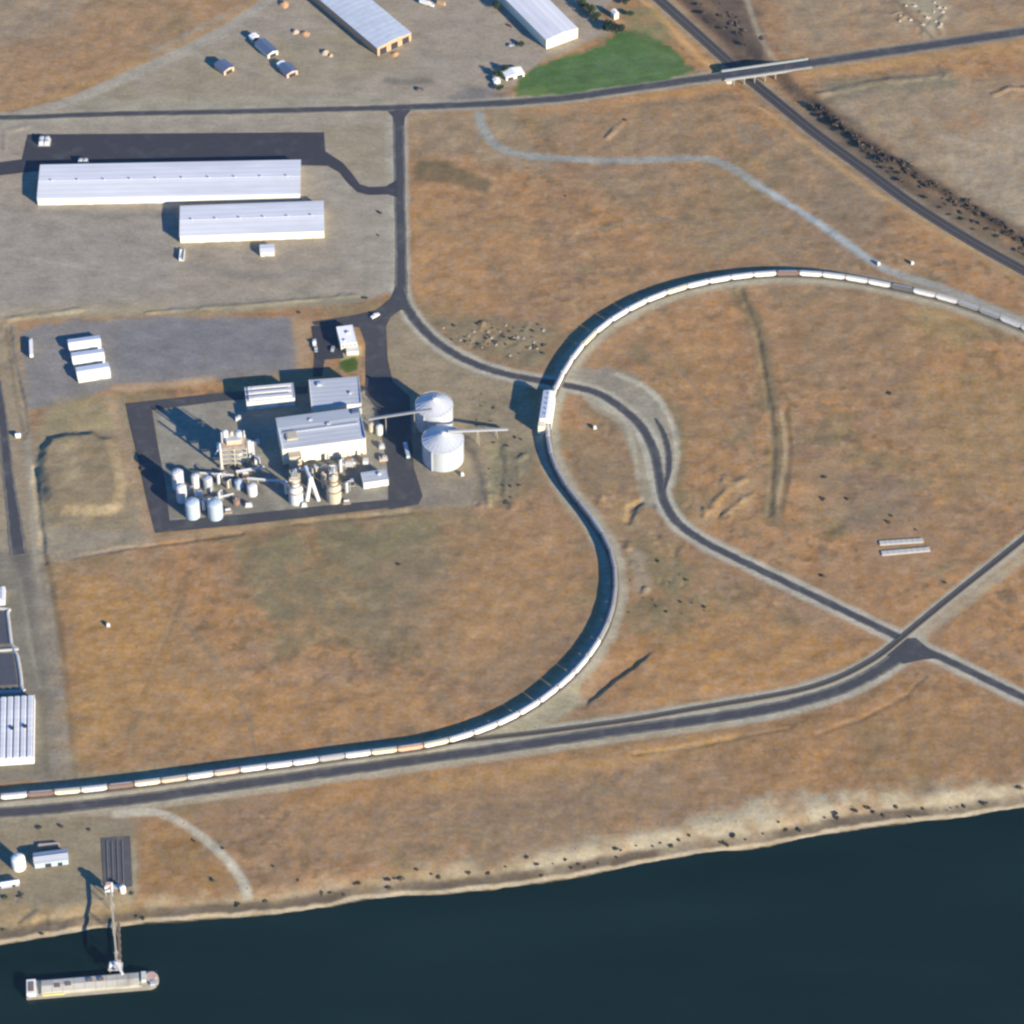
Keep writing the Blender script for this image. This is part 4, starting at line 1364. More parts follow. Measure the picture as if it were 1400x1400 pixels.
for (name, lab, p, q, zz, w_) in (("pipe_rack", "pale pipe rack running from the steel tower into the hall shadow", (325, 652), (360, 646), 5.0, 2.6),
                                  ("pipe_rack", "lower pale pipe rack between the tower and the tank cluster", (275, 652), (318, 655), 3.6, 1.8),
                                  ("pipe_rack", "pale pipe rack joining the tower side to the hall front", (340, 660), (392, 664), 4.0, 2.0),
                                  ("pipe_rack", "short pipe rack beside the two wide blue tanks", (276, 690), (318, 680), 3.0, 1.6),
                                  ("pipe_rack", "pipe rack along the foot of the hall front wall", (398, 650), (485, 640), 4.5, 2.0)):
    a, b_ = Vector(at(*p)), Vector(at(*q))
    mid = (a + b_) / 2
    rz = math.atan2((b_ - a).y, (b_ - a).x)
    L = (b_ - a).length
    o = thing(name, lab, "pipe rack", mid, rz)
    mb = MB()
    k = max(2, int(L / 6) + 1)
    for i in range(k):
        x = -L / 2 + L * i / (k - 1)
        for y in (-w_ / 2, w_ / 2):
            mb.box(x, y, 0, .3, .3, zz)
        mb.beam((x, -w_ / 2 - .3, zz), (x, w_ / 2 + .3, zz), .3, .3)
    for y in (-w_ / 2, w_ / 2):
        mb.beam((-L / 2, y, zz - .35), (L / 2, y, zz - .35), .22, .25)
    mb.build("frame", m_beige, o)
    for i in range(4):
        y = -w_ / 2 + w_ * (i + .5) / 4
        mb = MB(); mb.tube((-L / 2 - 1, y, zz + .4), (L / 2 + 1, y, zz + .4), .2 + .05 * (i % 2), 8); mb.build("pipe", m_trim if i % 2 else m_galv, o)


def scrubber(label, px, py, d, h, m, top):
    o = thing("scrubber_column", label, "column", at(px, py))
    r = d / 2
    mb = MB(); mb.cyl(0, 0, 0, r, h * .55, 20); mb.cyl(0, 0, h * .55, r, h * .12, 20, r * .62); mb.cyl(0, 0, h * .67, r * .62, h * .33, 20)
    mb.build("shell", m, o)
    for z in (h * .5, h * .72, h * .9):
        mb = MB(); mb.cyl(0, 0, z, r + .9 if z < h * .6 else r * .62 + 1.1, .15, 20); mb.build("platform", m_brown, o)
    mb = MB()
    if top == 'box':
        mb.box(0, 0, h + .02, r * 1.5, r * 1.3, 2.2); mb.box(0, .3, h + 2.22, r, r * .9, 1.0)
    else:
        mb.cyl(0, 0, h + .02, r * .7, 2.2, 18, .4)
    mb.build("head", m_beige, o)
    mb = MB(); mb.tube((0, r * .3, h), (0, r + 4, h + .6), .7, 10); mb.tube((0, r + 4, h + .6), (0, r + 4.2, 4), .7, 10); mb.build("duct", m_galv, o)
    return o


scrubber("white scrubber column at the hall's near corner, brown platforms above", 405, 685, 10.4, 23, m_tank, 'box')
scrubber("beige scrubber column before the middle of the hall front", 457, 683, 10.8, 23, m_beige, 'cone')
o = thing("exhaust_duct", "white forked duct standing between the two scrubber columns", "duct", at(428, 676))
mb = MB(); mb.tube((-5.5, 13, 15.5), (-1.5, 3, 13), 1.5, 12); mb.build("upper_duct", m_tank_blue, o)
mb = MB(); mb.tube((-1.5, 3, 13), (-4.2, -7, 0), 1.5, 12); mb.build("leg", m_tank, o)
mb = MB(); mb.tube((-1.2, 3, 13), (4.4, -7, 0), 1.5, 12); mb.build("leg", m_tank, o)
mb = MB(); mb.dome(-1.4, 3, 12.6, 2.0, 2.2, 14, 4); mb.build("junction_head", m_trim, o)
o = thing("blower_unit", "white box blower on a stand by the hall end", "blower", at(500, 634))
mb = MB(); mb.box(0, 0, 0, 4, 3.4, 4.2); mb.build("housing", m_tank, o)
mb = MB(); mb.tube((0, 1.5, 3), (-3.5, 5.5, 6), .7, 10); mb.build("duct", m_brown, o)
o = thing("filter_house", "dark filter unit with pale top against the hall front", "filter unit", at(478, 640))
mb = MB(); mb.box(0, 0, 3, 6, 4, 5); mb.build("housing", m_galv, o)
mb = MB(); mb.box(0, .5, 8.02, 3.4, 2.6, 2.4); mb.build("fan_box", m_brown, o)
mb = MB()
for x in (-2.6, 2.6):
    for y in (-1.7, 1.7):
        mb.box(x, y, 0, .35, .35, 3)
mb.build("leg_frame", m_beige, o)


def skid(label, px, py, sx, sy, h, m, top):
    o = thing("equipment_skid", label, "equipment", at(px, py), R(7))
    mb = MB(); mb.box(0, 0, 0, sx + .6, sy + .6, .35); mb.build("base_frame", m_conc, o)
    mb = MB(); mb.box(0, 0, .36, sx, sy, h); mb.build("cabinet", m, o)
    mb = MB()
    if top == 'fan':
        mb.cyl(0, 0, h + .37, min(sx, sy) * .36, .7, 14)
    elif top == 'drum':
        mb.tube((-sx * .4, 0, h + 1.2), (sx * .4, 0, h + 1.2), 1.0, 12)
    else:
        mb.box(sx * .15, 0, h + .37, sx * .5, sy * .6, 1.0)
    mb.build("top_unit", m_galv, o)
    return o


skid("dark equipment box between the steel tower and the lone round tank", 336, 652, 5, 4, 3.0, m_brown, 'drum')
skid("grey equipment box tucked behind the small tanks of the cluster", 262, 672, 3.4, 3, 3.4, m_galv, 'box')
skid("white cabinet with a fan in the hall's shadow beside the tower", 352, 632, 4, 3.6, 3.6, m_tank, 'fan')
skid("small white cabinet in the shade between tower and cooler building", 352, 606, 3, 3, 2.6, m_tank, 'box')
skid("rust-brown drum skid beside the two wide blue tanks", 312, 700, 5, 2.6, 1.6, m_brown, 'drum')
skid("pale drum skid in front of the lone round tank", 340, 692, 5, 2.4, 1.4, m_tank, 'drum')
skid("beige box filter between the near scrubber column and the hall", 402, 656, 6, 5, 8.0, m_beige, 'box')
skid("beige box filter behind the middle scrubber column", 456, 655, 6, 5, 9.0, m_beige, 'fan')
skid("dark cabinet before the hall, between middle column and small building", 480, 662, 5, 4, 3.2, m_dark, 'box')
skid("grey cabinet on the apron edge beside the white bin", 522, 612, 4, 3, 2.6, m_galv, 'fan')
skid("tan pump box on the gravel beneath the end of the hall", 524, 628, 6, 4, 1.6, m_tan_wall, 'box')
skid("dark cabinet in the shade under the steel tower's front", 330, 646, 4, 3, 2.6, m_dark, 'box')
skid("grey cabinet standing between the steel tower and the small grey tank", 306, 652, 3.4, 3, 3.2, m_galv, 'fan')
skid("beige filter box at the far end of the pipe rack before the hall", 430, 648, 4, 4, 7, m_beige, 'box')
skid("rust-brown cabinet beside the hall front between columns", 442, 654, 4, 3, 5, m_brown, 'fan')
skid("white drum skid in the open beside the forked duct", 416, 692, 4, 2, 1.4, m_tank, 'drum')
skid("dark drum skid on the gravel between middle column and ring road", 474, 688, 5, 2.4, 1.4, m_brown, 'drum')
skid("pale cabinet behind the cooler building's end toward the tower", 326, 574, 4, 3, 2.8, m_tank, 'box')
skid("low white tank skid beside the tall slim tanks", 262, 688, 3, 2.4, 2.0, m_tank, 'drum')


def vessel(label, px, py, d, h, m):
    o = thing("slim_vessel", label, "vessel", at(px, py))
    mb = MB(); mb.cyl(0, 0, 1.2, d / 2, h - 1.2, 14); mb.dome(0, 0, h + .01, d / 2, d * .3, 14, 3); mb.build("shell", m, o)
    mb = MB()
    for a in range(3):
        mb.box(d * .35 * math.cos(a * 2.1), d * .35 * math.sin(a * 2.1), 0, .3, .3, 1.25)
    mb.build("leg_frame", m_beige, o)
    mb = MB(); mb.tube((0, 0, h + .5), (d * .9, d * .7, h + .9), .22, 8); mb.tube((d * .9, d * .7, h + .9), (d * .9, d * .7, .2), .22, 8); mb.build("pipe", m_galv, o)


vessel("slim pale vessel between the two wide blue tanks", 279, 698, 2.6, 10, m_tank)
vessel("slim dull vessel behind the second wide blue tank", 300, 684, 2.4, 8, m_galv)
vessel("slim vessel between the tower foot and the small grey tank", 299, 662, 2.4, 9, m_tank)
vessel("slim beige vessel at the end of the lower pipe rack", 312, 668, 2.2, 7, m_beige)
vessel("slim pale vessel beside the near scrubber column", 392, 676, 2.6, 11, m_tank)
vessel("slim beige vessel between forked duct and middle column", 442, 668, 2.6, 12, m_beige)
vessel("slim grey vessel on the small building side of the middle column", 474, 674, 2.8, 10, m_galv)
vessel("slim pale vessel against the hall front beside the dark filter unit", 466, 646, 2.4, 12, m_tank)


# silos
def silo(label, px, py, r, h, m):
    o = thing("grain_silo", label, "silo", at(px, py), 0, "two big grain silos by the loop")
    n = 48
    mb = MB(); mb.cyl(0, 0, 0, r, h, n)
    for k in range(1, 7):
        mb.cyl(0, 0, h * k / 7, r + .07, .2, n)
    mb.build("shell", m, o)
    mb = MB(); mb.cyl(0, 0, h + .02, r + .3, r * .42, n, 1.6)
    ro = mb.build("roof", m, o)
    mb = MB()
    for i in range(24):
        a = 2 * math.pi * i / 24
        mb.beam((r * math.cos(a), r * math.sin(a), h + .15), (1.8 * math.cos(a), 1.8 * math.sin(a), h + r * .42 - .1), .15, .25)
    mb.build("roof_rib", m_trim, ro)
    mb = MB(); mb.cyl(0, 0, h + r * .42, 1.8, 1.6, 16, 1.2); mb.build("fill_cap", m_galv, ro)
    mb = MB()
    for i in range(48):
        a0, a1 = 2 * math.pi * i / 48, 2 * math.pi * (i + 1) / 48
        mb.beam(((r + .2) * math.cos(a0), (r + .2) * math.sin(a0), h + 1.1), ((r + .2) * math.cos(a1), (r + .2) * math.sin(a1), h + 1.1), .12, .12)
    mb.build("rim_railing", m_trim, o)
    mb = MB(); mb.box(-(r + .5) * .5, -(r + .5) * .87, 0, 1.0, .8, h); mb.build("ladder", m_galv, o)
    return o


m_silo = mat("silo_steel", (.43, .46, .49), 0.4, 0.10, 0.25, stretch=(1, 1, .3), metal=.1)
silo("white grain silo nearer the river, cone roof, conveyor on its flank", 606, 626, 15.2, 18.5, m_silo)
silo("white grain silo farther from the river, reached by the hall conveyor", 594, 579, 13.8, 18.5, m_silo)


m_dull = mat('dull_galvanised', (.26, .275, .29), .6, .12, .6)


def conveyor(label, p, zp, q, zq, w_=2.2, h=2.2, legs=3, name="conveyor_gallery"):
    a, b_ = Vector((*P(p[0], p[1], zp)[:2], 0)), Vector((*P(q[0], q[1], zq)[:2], 0))
    rz = math.atan2((b_ - a).y, (b_ - a).x)
    L = (b_ - a).length
    o = thing(name, label, "conveyor", a, rz)
    mb = MB(); mb.beam((0, 0, zp), (L, 0, zq), w_, h); mb.build("gallery", m_beige if name == "barge_conveyor" else m_dull, o)
    mb = MB(); mb.beam((0, 0, zp + h / 2 + .1), (L, 0, zq + h / 2 + .1), w_ + .3, .15); mb.build("roof", m_beige if name == "barge_conveyor" else m_dull, o)
    for i in range(legs):
        x = L * (i + .6) / (legs + .2)
        z = zp + (zq - zp) * x / L - h / 2
        mb = MB()
        for y in (-1.4, 1.4):
            mb.beam((x, y * (.5 * w_ + .5), -4.0 if name == 'barge_conveyor' else -1.0), (x, y * w_ * .3, z), .25, .25)
        mb.beam((x, -1.7, z * .5), (x, 1.7, z * .5), .25, .25)
        mb.build("trestle", m_beige, o)
    return o


conveyor("thin pale conveyor bridging from the hall to the farther silo", (504, 573), 14, (590, 560), 25.8, 1.4, 1.4, 2)
conveyor("sloping conveyor from the nearer silo toward the rail loop", (612, 590), 25.5, (694, 587), 3, 1.5, 1.4, 3)
o = thing("elevator_head", "pale slanting chute beside the farther silo", "chute", at(572, 582))
mb = MB(); mb.box(0, 0, 0, 3, 3, 12); mb.build("leg_casing", m_galv, o)
mb = MB(); mb.beam((-2.5, 2.5, 13.5), (5, -4.5, 12.2), 3.2, 1.6); mb.build("chute", m_tank, o)

# office
t, L, Wd = flat_building("office_building", "bright white office with the car park in its shadow", "office", (466, 471), (488, 468), (482, 444), 7.0, m_cream_wall, m_tent, para=.3,
                         units=[(.1, .1, 2.5, 2, .9, m_galv), (-.2, -.3, 1.6, 1.6, .7, m_galv)])
for i in range(4):
    mb = MB(); mb.box(-L * .36 + L * .24 * i, -Wd / 2 - .05, 1, 1.6, .12, 1.4); mb.build("window", m_window, t)
    mb = MB(); mb.box(-L * .36 + L * .24 * i, -Wd / 2 - .05, 4.2, 1.6, .12, 1.4); mb.build("window", m_window, t)
o = thing("office_wing", "low cream wing attached before the white office", "building", at(482, 481), R(5))
mb = MB(); mb.box(0, 0, 0, 9, 7, 3.2); mb.build("wall", m_cream_wall, o)
mb = MB(); mb.box(0, 0, 3.22, 9.4, 7.4, .3); mb.build("roof", m_white_wall, o)

# rail shed over the loop
ce, rz, L, Wd = frame_of((737, 578), (752, 574), (760, 531), 11.0)
mid = P(748.5, 553.5, 11.0)
# the shed follows the track beneath it
tl = min(range(len(TRAIN) - 1), key=lambda i: np.hypot(*(TRAIN[i] - mid[:2])))
tv = TRAIN[tl + 6] - TRAIN[tl - 6]
rz = math.atan2(tv[1], tv[0])
o = thing("rail_loading_shed", "tall white shed straddling the train at the loop crossing", "rail shed", (mid[0], mid[1], 0), rz)
LS, WS, HS = 30.0, 8.6, 11.0
for s_ in (-1, 1):
    mb = MB(); mb.box(0, s_ * WS / 2, 0, LS, .3, HS); mb.build("wall", m_white_wall, o)
mb = MB()
mb.prism_x([(-WS / 2 - .3, HS + .03), (WS / 2 + .3, HS + .03), (0, HS + .9)], -LS / 2 - .3, LS / 2 + .3)
ro = mb.build("roof", m_white_roof, o)
for x in (-LS / 2 + .1, LS / 2 - .1):
    mb = MB(); mb.box(x, 0, 6.4, .25, WS - .4, HS - 6.4); mb.build("end_panel", m_white_wall, o)
mb = MB(); mb.box(-LS / 2 - 3.2, WS / 2 - 2.0, 0, 5.5, 5, 8.6); mb.build("lean_to", m_cream_wall, o)
mb = MB()
for k in range(-2, 3):
    mb.cyl(k * 5.5, 0, HS + .85, .5, .7, 10)
mb.build("roof_vent", m_galv, ro)
SHED_C = np.array(mid[:2])

# ------------------------------------------------------------------ upper yard buildings
t, L, Wd = gable("long_shed", "long diagonal shed with pale blue-grey roof and rusty open end", "shed", (517, 69), (563, 49), (506, -22), 6.0, 2.0, m_rust_wall, m_grey_roof, along='y', vents=0)


def diag_shed(name, label, cat, near_l, near_r, length, h, rise, wallm, roofm, ndoor=0, doorm=None, group=None):
    a, b_ = Vector(P(*near_l, h)[:2]), Vector(P(*near_r, h)[:2])
    e = (b_ - a)
    Wd = e.length
    e.normalize()
    back = Vector((-e.y, e.x))
    ce = (a + b_) / 2 + back * length / 2
    rz = math.atan2(-back.y, -back.x)          # local +x points at the near end
    t = thing(name, label, cat, (ce.x, ce.y, 0), rz, group)
    hw, L = Wd / 2, length
    mb = MB(); mb.prism_x([(-hw, -.3), (hw, -.3), (hw, h), (0, h + rise), (-hw, h)], -L / 2, L / 2); mb.build("wall", wallm, t)
    rf = MB()
    over, th = .35, .2
    e2 = hw + over
    z0, z1 = h - over * rise / hw + .06, h + rise + .06
    rf.prism_x([(0, z1), (e2, z0), (e2, z0 + th), (0, z1 + th)], -L / 2 - over, L / 2 + over)
    rf.prism_x([(0, z1 + th), (-e2, z0 + th), (-e2, z0), (0, z1)], -L / 2 - over, L / 2 + over)
    rf.build("roof", roofm, t)
    for i in range(ndoor):
        d = MB(); d.box(L / 2 + .05, Wd * ((i + .5) / ndoor - .5), 0, .2, Wd / ndoor * .6, h * .75); d.build("door", doorm or m_dark, t)
    return t


for ob in [t] + list(t.children_recursive):
    bpy.data.objects.remove(ob)
diag_shed("long_shed", "long diagonal shed with pale blue-grey roof and rusty open end", "shed", (516, 66), (562, 45), 150, 8.0, 1.6, m_rust_wall,
          mat("pale_blue_roof", (.50, .55, .61), .5, .12, .2, stripe=('X', .05, .10), spec=.2, dirt=(.42, .46, .50)), 3)
diag_shed("white_hall", "white-roofed hall with cream end wall beside the green lawn", "hall", (747, 55), (790, 39), 120, 9.5, 1.6, m_cream_wall, m_white_roof, 0)
diag_shed("small_house", "little white house at the lawn's narrow end by the main road", "house", (692, 106), (717, 100), 9, 3.4, 1.2, m_cream_wall, m_tent, 2)
diag_shed("blue_roofed_cabin", "blue-roofed cabin with tan end, standing alone in the yard", "cabin", (306, 98), (320, 91), 13, 4.2, 1.6, m_tan_wall, m_blue_roof, 1)
diag_shed("blue_roofed_cabin", "long dark blue-roofed cabin with cream end between two small buildings", "cabin", (366, 75), (380, 69), 20, 4.0, 1.6, m_cream_wall, m_blue_roof, 1)
diag_shed("blue_roofed_cabin", "short blue-roofed cabin with pink end, nearest the main road", "cabin", (392, 102), (407, 96), 12, 4.0, 1.6, m_pink_wall, m_blue_roof, 1)
diag_shed("white_hut", "small white hut behind the long dark blue-roofed cabin", "hut", (345, 53), (354, 49), 5, 3.6, .9, m_white_wall, m_tent, 1)
diag_shed("white_hut", "small white hut wedged between the two blue-roofed cabins", "hut", (383, 91), (392, 87), 5, 3.4, .9, m_white_wall, m_tent, 1)
diag_shed("white_hut", "tiny white hut between trees and road beside the little house", "hut", (676, 112), (684, 110), 4, 2.8, .8, m_white_wall, m_tent, 0)
diag_shed("pale_tower_house", "narrow cream outbuilding among the dark trees above the lawn", "outbuilding", (840, 20), (846, 18), 6, 5.5, 1.2, m_cream_wall, m_tent, 0)


def heap(name, label, cat, px, py, r, h, m, group=None, seed=0, z=None):
    rd = random.Random(seed)
    g = G(px, py)
    o = thing(name, label, cat, (g[0], g[1], g[2] - .1), rd.uniform(0, 6), group)
    n, k = 14, 5
    vs, fs = [], []
    for j in range(k):
        f = j / k
        for i in range(n):
            a = 2 * math.pi * i / n
            rr = r * (1 - f) ** .8 * (1 + rd.uniform(-.16, .16))
            vs.append((rr * math.cos(a) * 1.25, rr * math.sin(a), h * f * (1 + rd.uniform(-.1, .1))))
    vs.append((0, 0, h * .98))
    for j in range(k - 1):
        for i in range(n):
            fs.append((j * n + i, j * n + (i + 1) % n, (j + 1) * n + (i + 1) % n, (j + 1) * n + i))
    for i in range(n):
        fs.append(((k - 1) * n + i, (k - 1) * n + (i + 1) % n, k * n))
    mb = MB(); mb.add(vs, fs); mb.build("mass", m, o)
    return o


m_heap = mat("orange_soil", (.42, .25, .13), .95, .2, .6)
m_heap2 = mat("tan_soil", (.42, .33, .23), .95, .2, .6)
m_stone = mat("pale_rubble", (.27, .225, .185), .9, .25, .9)
for i, (x, y, r, h, lab) in enumerate(((388, 6, 4.5, 3.2, "orange-brown heap at the top of the yard left of the long shed"), (404, 44, 3, 2.4, "dark rusty heap midway between cabins and the long shed"),
                                       (417, 46, 4, 2, "orange heap just beside the dark rusty heap in the yard"), (444, 72, 3.5, 2.6, "tan heap with a dark side facing the long shed's end"),
                                       (452, 76, 2.2, 1.6, "small pale heap beside the tan heap in the yard"), (540, 74, 3.5, 1.6, "rust-coloured heap before the long shed's open end"))):
    heap("soil_heap", lab, "heap", x, y, r, h, m_heap if i in (0, 2, 5) else m_heap2, "heaps in the upper yard", i)

# western structures at the frame edge
ce, rz, L, Wd = frame_of((-130, 1045), (45, 1034), (38, 950), 7.0)
o = thing("ribbed_roof_building", "low building with white striped ridge-and-valley roof by the strip road", "building", (ce.x, ce.y, 0), rz)
mb = MB(); mb.box(0, 0, -.3, L, Wd, 6.0); mb.build("wall", m_white_wall, o)
bay = 4.6
nb_ = int(L / bay)
for i in range(nb_):
    x = L / 2 - (i + .5) * bay
    mb = MB()
    mb.prism_y([(x - bay * .46, 5.72), (x + bay * .46, 5.72), (x + bay * .3, 7.0), (x - bay * .3, 7.0)], -Wd / 2 + .5, Wd / 2 - .5)
    mb.build("roof_bay", m_white_roof, o)
    mb = MB(); mb.box(x + bay * .5, -Wd * .2, 5.72, bay * .1, Wd * .5, .5); mb.build("valley_gutter", m_galv, o)
for (x, y) in ((-14, -2), (-5.5, -1)):
    mb = MB(); mb.box(L / 2 + x, y, 7.02, 2, 2.2, 1.2); mb.build("roof_unit", m_dark, o)
mb = MB(); mb.box(0, -Wd / 2 - .2, 0, L + .6, .5, 6.6); mb.build("parapet", m_trim, o)
mb = MB(); mb.box(L / 2 + .2, .3, 0, .5, Wd, 6.6); mb.build("parapet", m_trim, o)


def berm(label, pts, w_, h, m):
    ln = spline(PL(pts), 4)
    ctr = np.mean(ln, 0)
    o = thing("basin_wall", label, "basin wall", (ctr[0], ctr[1], 0))
    k = len(ln)
    vs = []
    for i in range(k):
        t = np.array(ln[min(i + 1, k - 1)]) - np.array(ln[max(i - 1, 0)])
        t = t / np.linalg.norm(t)
        nn = np.array([-t[1], t[0]])
        for o_, z in ((-w_ / 2, 0), (-w_ * .15, h), (w_ * .15, h), (w_ / 2, 0)):
            q = np.array(ln[i]) + nn * o_ - ctr
            vs.append((*q, z))
    mb = MB(); mb.add(vs, [(4 * i + j, 4 * i + 4 + j, 4 * i + 5 + j, 4 * i + 1 + j)[::-1] for i in range(k - 1) for j in range(3)])
    mb.build("bank", m, o)


m_berm = mat("pale_liner", (.36, .36, .345), .8, .1, .4)
berm("pale raised rim of the farther lined basin by the strip road", [(-90, 832), (5, 832), (10, 840), (15, 880), (18, 888), (-90, 892)], 3.0, 1.0, m_berm)
berm("pale raised rim of the lined basin next to the ribbed roof", [(18, 888), (24, 900), (29, 938), (22, 945), (-90, 949)], 3.0, 1.0, m_berm)
o = thing("white_frame_shed", "white framed shed with grey roof above the lined basins", "shed", at(-6, 818), R(4))
mb = MB(); mb.box(0, 0, 0, 14, 14, 4.5); mb.build("wall", m_trim, o)
mb = MB(); mb.box(-.6, .4, 4.52, 11.5, 11, .5); mb.build("roof", m_grey_roof, o)

# riverside yard
vtank("squat white round tank beside the pale blue shed near the river", 26, 1185, 9.4, 8.5, m_paint_white)
t, L, Wd = gable("riverside_shed", "pale blue-grey shed beside the white round tank", "shed", (47, 1181), (93, 1175), (91, 1161), 5.0, 1.2, mat("pale_blue_wall", (.36, .44, .52), .6, .08, .5), m_grey_roof,
                 doors=[('front', -.1, 4, 3.5, m_dark), ('front', .25, 3, 3, m_dark)])
gable("riverside_shed", "smaller white shed below the white round tank", "shed", (1, 1211), (26, 1207), (25, 1202), 3.2, .7, mat("grey_blue_wall", (.30, .36, .44), .6, .08, .5), m_tent,
      doors=[('front', .2, 2, 2.2, m_dark)])
o = thing("lumber_stack", "low tan stack of timber behind the pale blue shed", "stack", at(66, 1157), R(6))
for k in range(3):
    mb = MB(); mb.box(0, 0, k * .62, 15 - k, 2.6, .55); mb.build("bundle", m_tan_wall, o)

# loading dock
o = thing("hopper_tower", "pinkish-white hopper tower on the corner of the dark shore pad", "tower", at(150, 1222))
mb = MB(); mb.box(0, 0, 4.5, 5, 4.5, 4.5); mb.cyl(0, 0, 2.4, .6, 2.1, 4, 2.6); mb.build("hopper", m_trim, o)
mb = MB()
for x in (-2.2, 2.2):
    for y in (-2, 2):
        mb.box(x, y, 0, .4, .4, 4.6)
mb.build("leg_frame", m_galv, o)
mb = MB(); mb.box(0, 0, 9.02, 3.2, 2.6, 1.6); mb.build("head_house", m_pink_wall, o)
vtank("tiny white tank with a dark shadow at the shore pad's end", 168, 1219, 4.0, 4.6, m_paint_white)
o = thing("control_cabin", "dark little cabin next to the tiny tank on the pad", "cabin", at(160, 1216))
mb = MB(); mb.box(0, 0, 0, 3.4, 3, 2.8); mb.build("wall", m_brown, o)
mb = MB(); mb.box(0, 0, 2.82, 3.8, 3.4, .25); mb.build("roof", m_galv, o)
m_kerb = mat('dull_kerb', (.17, .17, .175), .9, .15, .6)
for i, x in enumerate((147, 154, 161, 168)):
    a, b_ = P(x - 1, 1150), P(x + 1, 1206)
    mb = MB(); mb.beam((a[0], a[1], .42), (b_[0], b_[1], .42), .5, .5)
    tag(mb.build("pad_kerb", m_kerb), "low pale rail along the dark shore pad, " + nth(i + 1) + " from the white tank", "kerb", "rails along the shore pad")

conveyor("long pale conveyor running from the shore pad out to the barge", (151, 1212), 8.5, (160, 1316), 8.5, 1.0, 1.0, 3, "barge_conveyor")
o = thing("dock_platform", "pale dock platform where the conveyor ends above the barge", "platform", (*P(158, 1322, 2)[:2], 0))
mb = MB(); mb.box(0, 0, 2, 9, 6, .7); mb.build("deck", m_conc, o)
for x in (-3.6, 3.6):
    for y in (-2, 2):
        mb = MB(); mb.cyl(x, y, -9, .5, 11, 10); mb.build("pile", m_wood, o)
mb = MB(); mb.box(-2, 0, 2.72, 3, 3, 3.2); mb.build("cabin", m_trim, o)
mb = MB(); mb.box(2.4, .5, 2.72, 2.2, 2.4, 4.5); mb.build("boom_mast", m_galv, o)
mb = MB(); mb.beam((0, 0, 8), (5.5, -9, 6.2), 1.6, 1.4); mb.build("loading_spout", m_tank, o)
a, b_ = P(162, 1262, .4), P(164, 1318, .4)
o = thing("catwalk", "dark wooden catwalk parallel to the barge conveyor", "catwalk", (a[0], a[1], 0), math.atan2(b_[1] - a[1], b_[0] - a[0]))
L = float(np.hypot(*(b_ - a)[:2]))
mb = MB(); mb.box(L / 2, 0, .5, L, 1.8, .3); mb.build("deck", m_wood, o)
for i in range(6):
    for y in (-.8, .8):
        mb = MB(); mb.cyl(L * (i + .5) / 6, y, -8, .22, 8.5, 8); mb.build("pile", m_wood, o)
mb = MB()
for y in (-.85, .85):
    mb.beam((0, y, 1.8), (L, y, 1.8), .1, .1)
mb.build("railing", m_wood, o)

# barge
bl, br = P(36, 1352, 0), P(217, 1337, 0)
mid = (bl + br) / 2
LB = float(np.hypot(*(br - bl)[:2]))
o = thing("barge", "long cream grain barge moored below the conveyor dock", "barge", (mid[0], mid[1], WATER_Z), math.atan2(br[1] - bl[1], br[0] - bl[0]))
WB = 13.5
m_hull = mat("barge_hull", (.20, .18, .16), .7, .2, .4)
m_deck = mat("barge_cream_deck", (.42, .39, .30), .7, .12, .25, dirt=(.34, .31, .24))
m_cover = mat("barge_cover", (.54, .51, .42), .7, .12, .2, stripe=('X', .5, .08), dirt=(.36, .33, .26))
m_yellow = mat("yellow_paint", (.62, .58, .18), .6, .15, .5)
mb = MB()
def bow(k):
    return [(-LB / 2, -WB / 2 * k), (LB / 2 - 6, -WB / 2 * k)] + [(LB / 2 - 6 + 6 * math.cos(a), WB / 2 * k * math.sin(a)) for a in np.linspace(-1.4, 1.4, 9)] + [(LB / 2 - 6, WB / 2 * k), (-LB / 2, WB / 2 * k)]
mb.prism_z(bow(1.0), -2.2, 2.2)
mb.build("hull", m_hull, o)
mb = MB(); mb.prism_z(bow(.99), 2.22, 2.34); mb.build("deck", m_deck, o)
mb = MB()
for y in (-WB / 2 + 1.4, WB / 2 - 1.4):
    mb.box(-1, y, 2.35, LB - 20, .4, 1.1)
mb.build("coaming", m_deck, o)
ncov = 9
cl = (LB - 22) / ncov
for i in range(ncov):
    x = -LB / 2 + 9.5 + (i + .5) * cl
    mb = MB(); mb.prism_x([(-WB / 2 + 1.6, 3.3), (WB / 2 - 1.6, 3.3), (WB / 2 - 1.8, 3.8), (0, 4.5), (-WB / 2 + 1.8, 3.8)], x - cl * .488, x + cl * .488)
    cv = mb.build("hatch_cover", m_cover, o)
    if i in (1, 2, 4, 5):
        mb = MB(); mb.box(x, (1.2, -.6, 0, 2.4, 1.8, 1.6, 0, 0, 0)[i], 4.2, 3.6, 2.6, .55); mb.build("hatch_lid", m_brown, cv)
mb = MB(); mb.box(-LB / 2 + 3.2, 0, 2.36, 5.8, 11.6, 2.6); dh = mb.build("deckhouse", m_paint_white, o)
mb = MB(); mb.box(-LB / 2 + 3.2, 0, 4.98, 3.4, 7.5, .3); mb.build("deckhouse_roof", m_brown, dh)
mb = MB(); mb.box(-LB / 2 + 17, -WB / 2 + .75, 2.36, 14, .9, .9); mb.build("spill_rail", m_yellow, o)
mb = MB(); mb.cyl(LB / 2 - 5, 1, 2.36, 3.6, 1.6, 18); mb.build("winch_drum", m_pink_wall, o)
mb = MB(); mb.box(LB / 2 - 9.5, 1.5, 2.36, 3, 7, 2.4); mb.build("bow_locker", mat("pale_green_paint", (.48, .54, .47), .6, .1, 1), o)
mb = MB(); mb.box(LB / 2 - 3.4, -3.5, 2.36, 4.4, 3.4, 1.6); mb.build("anchor_gear", m_galv, o)
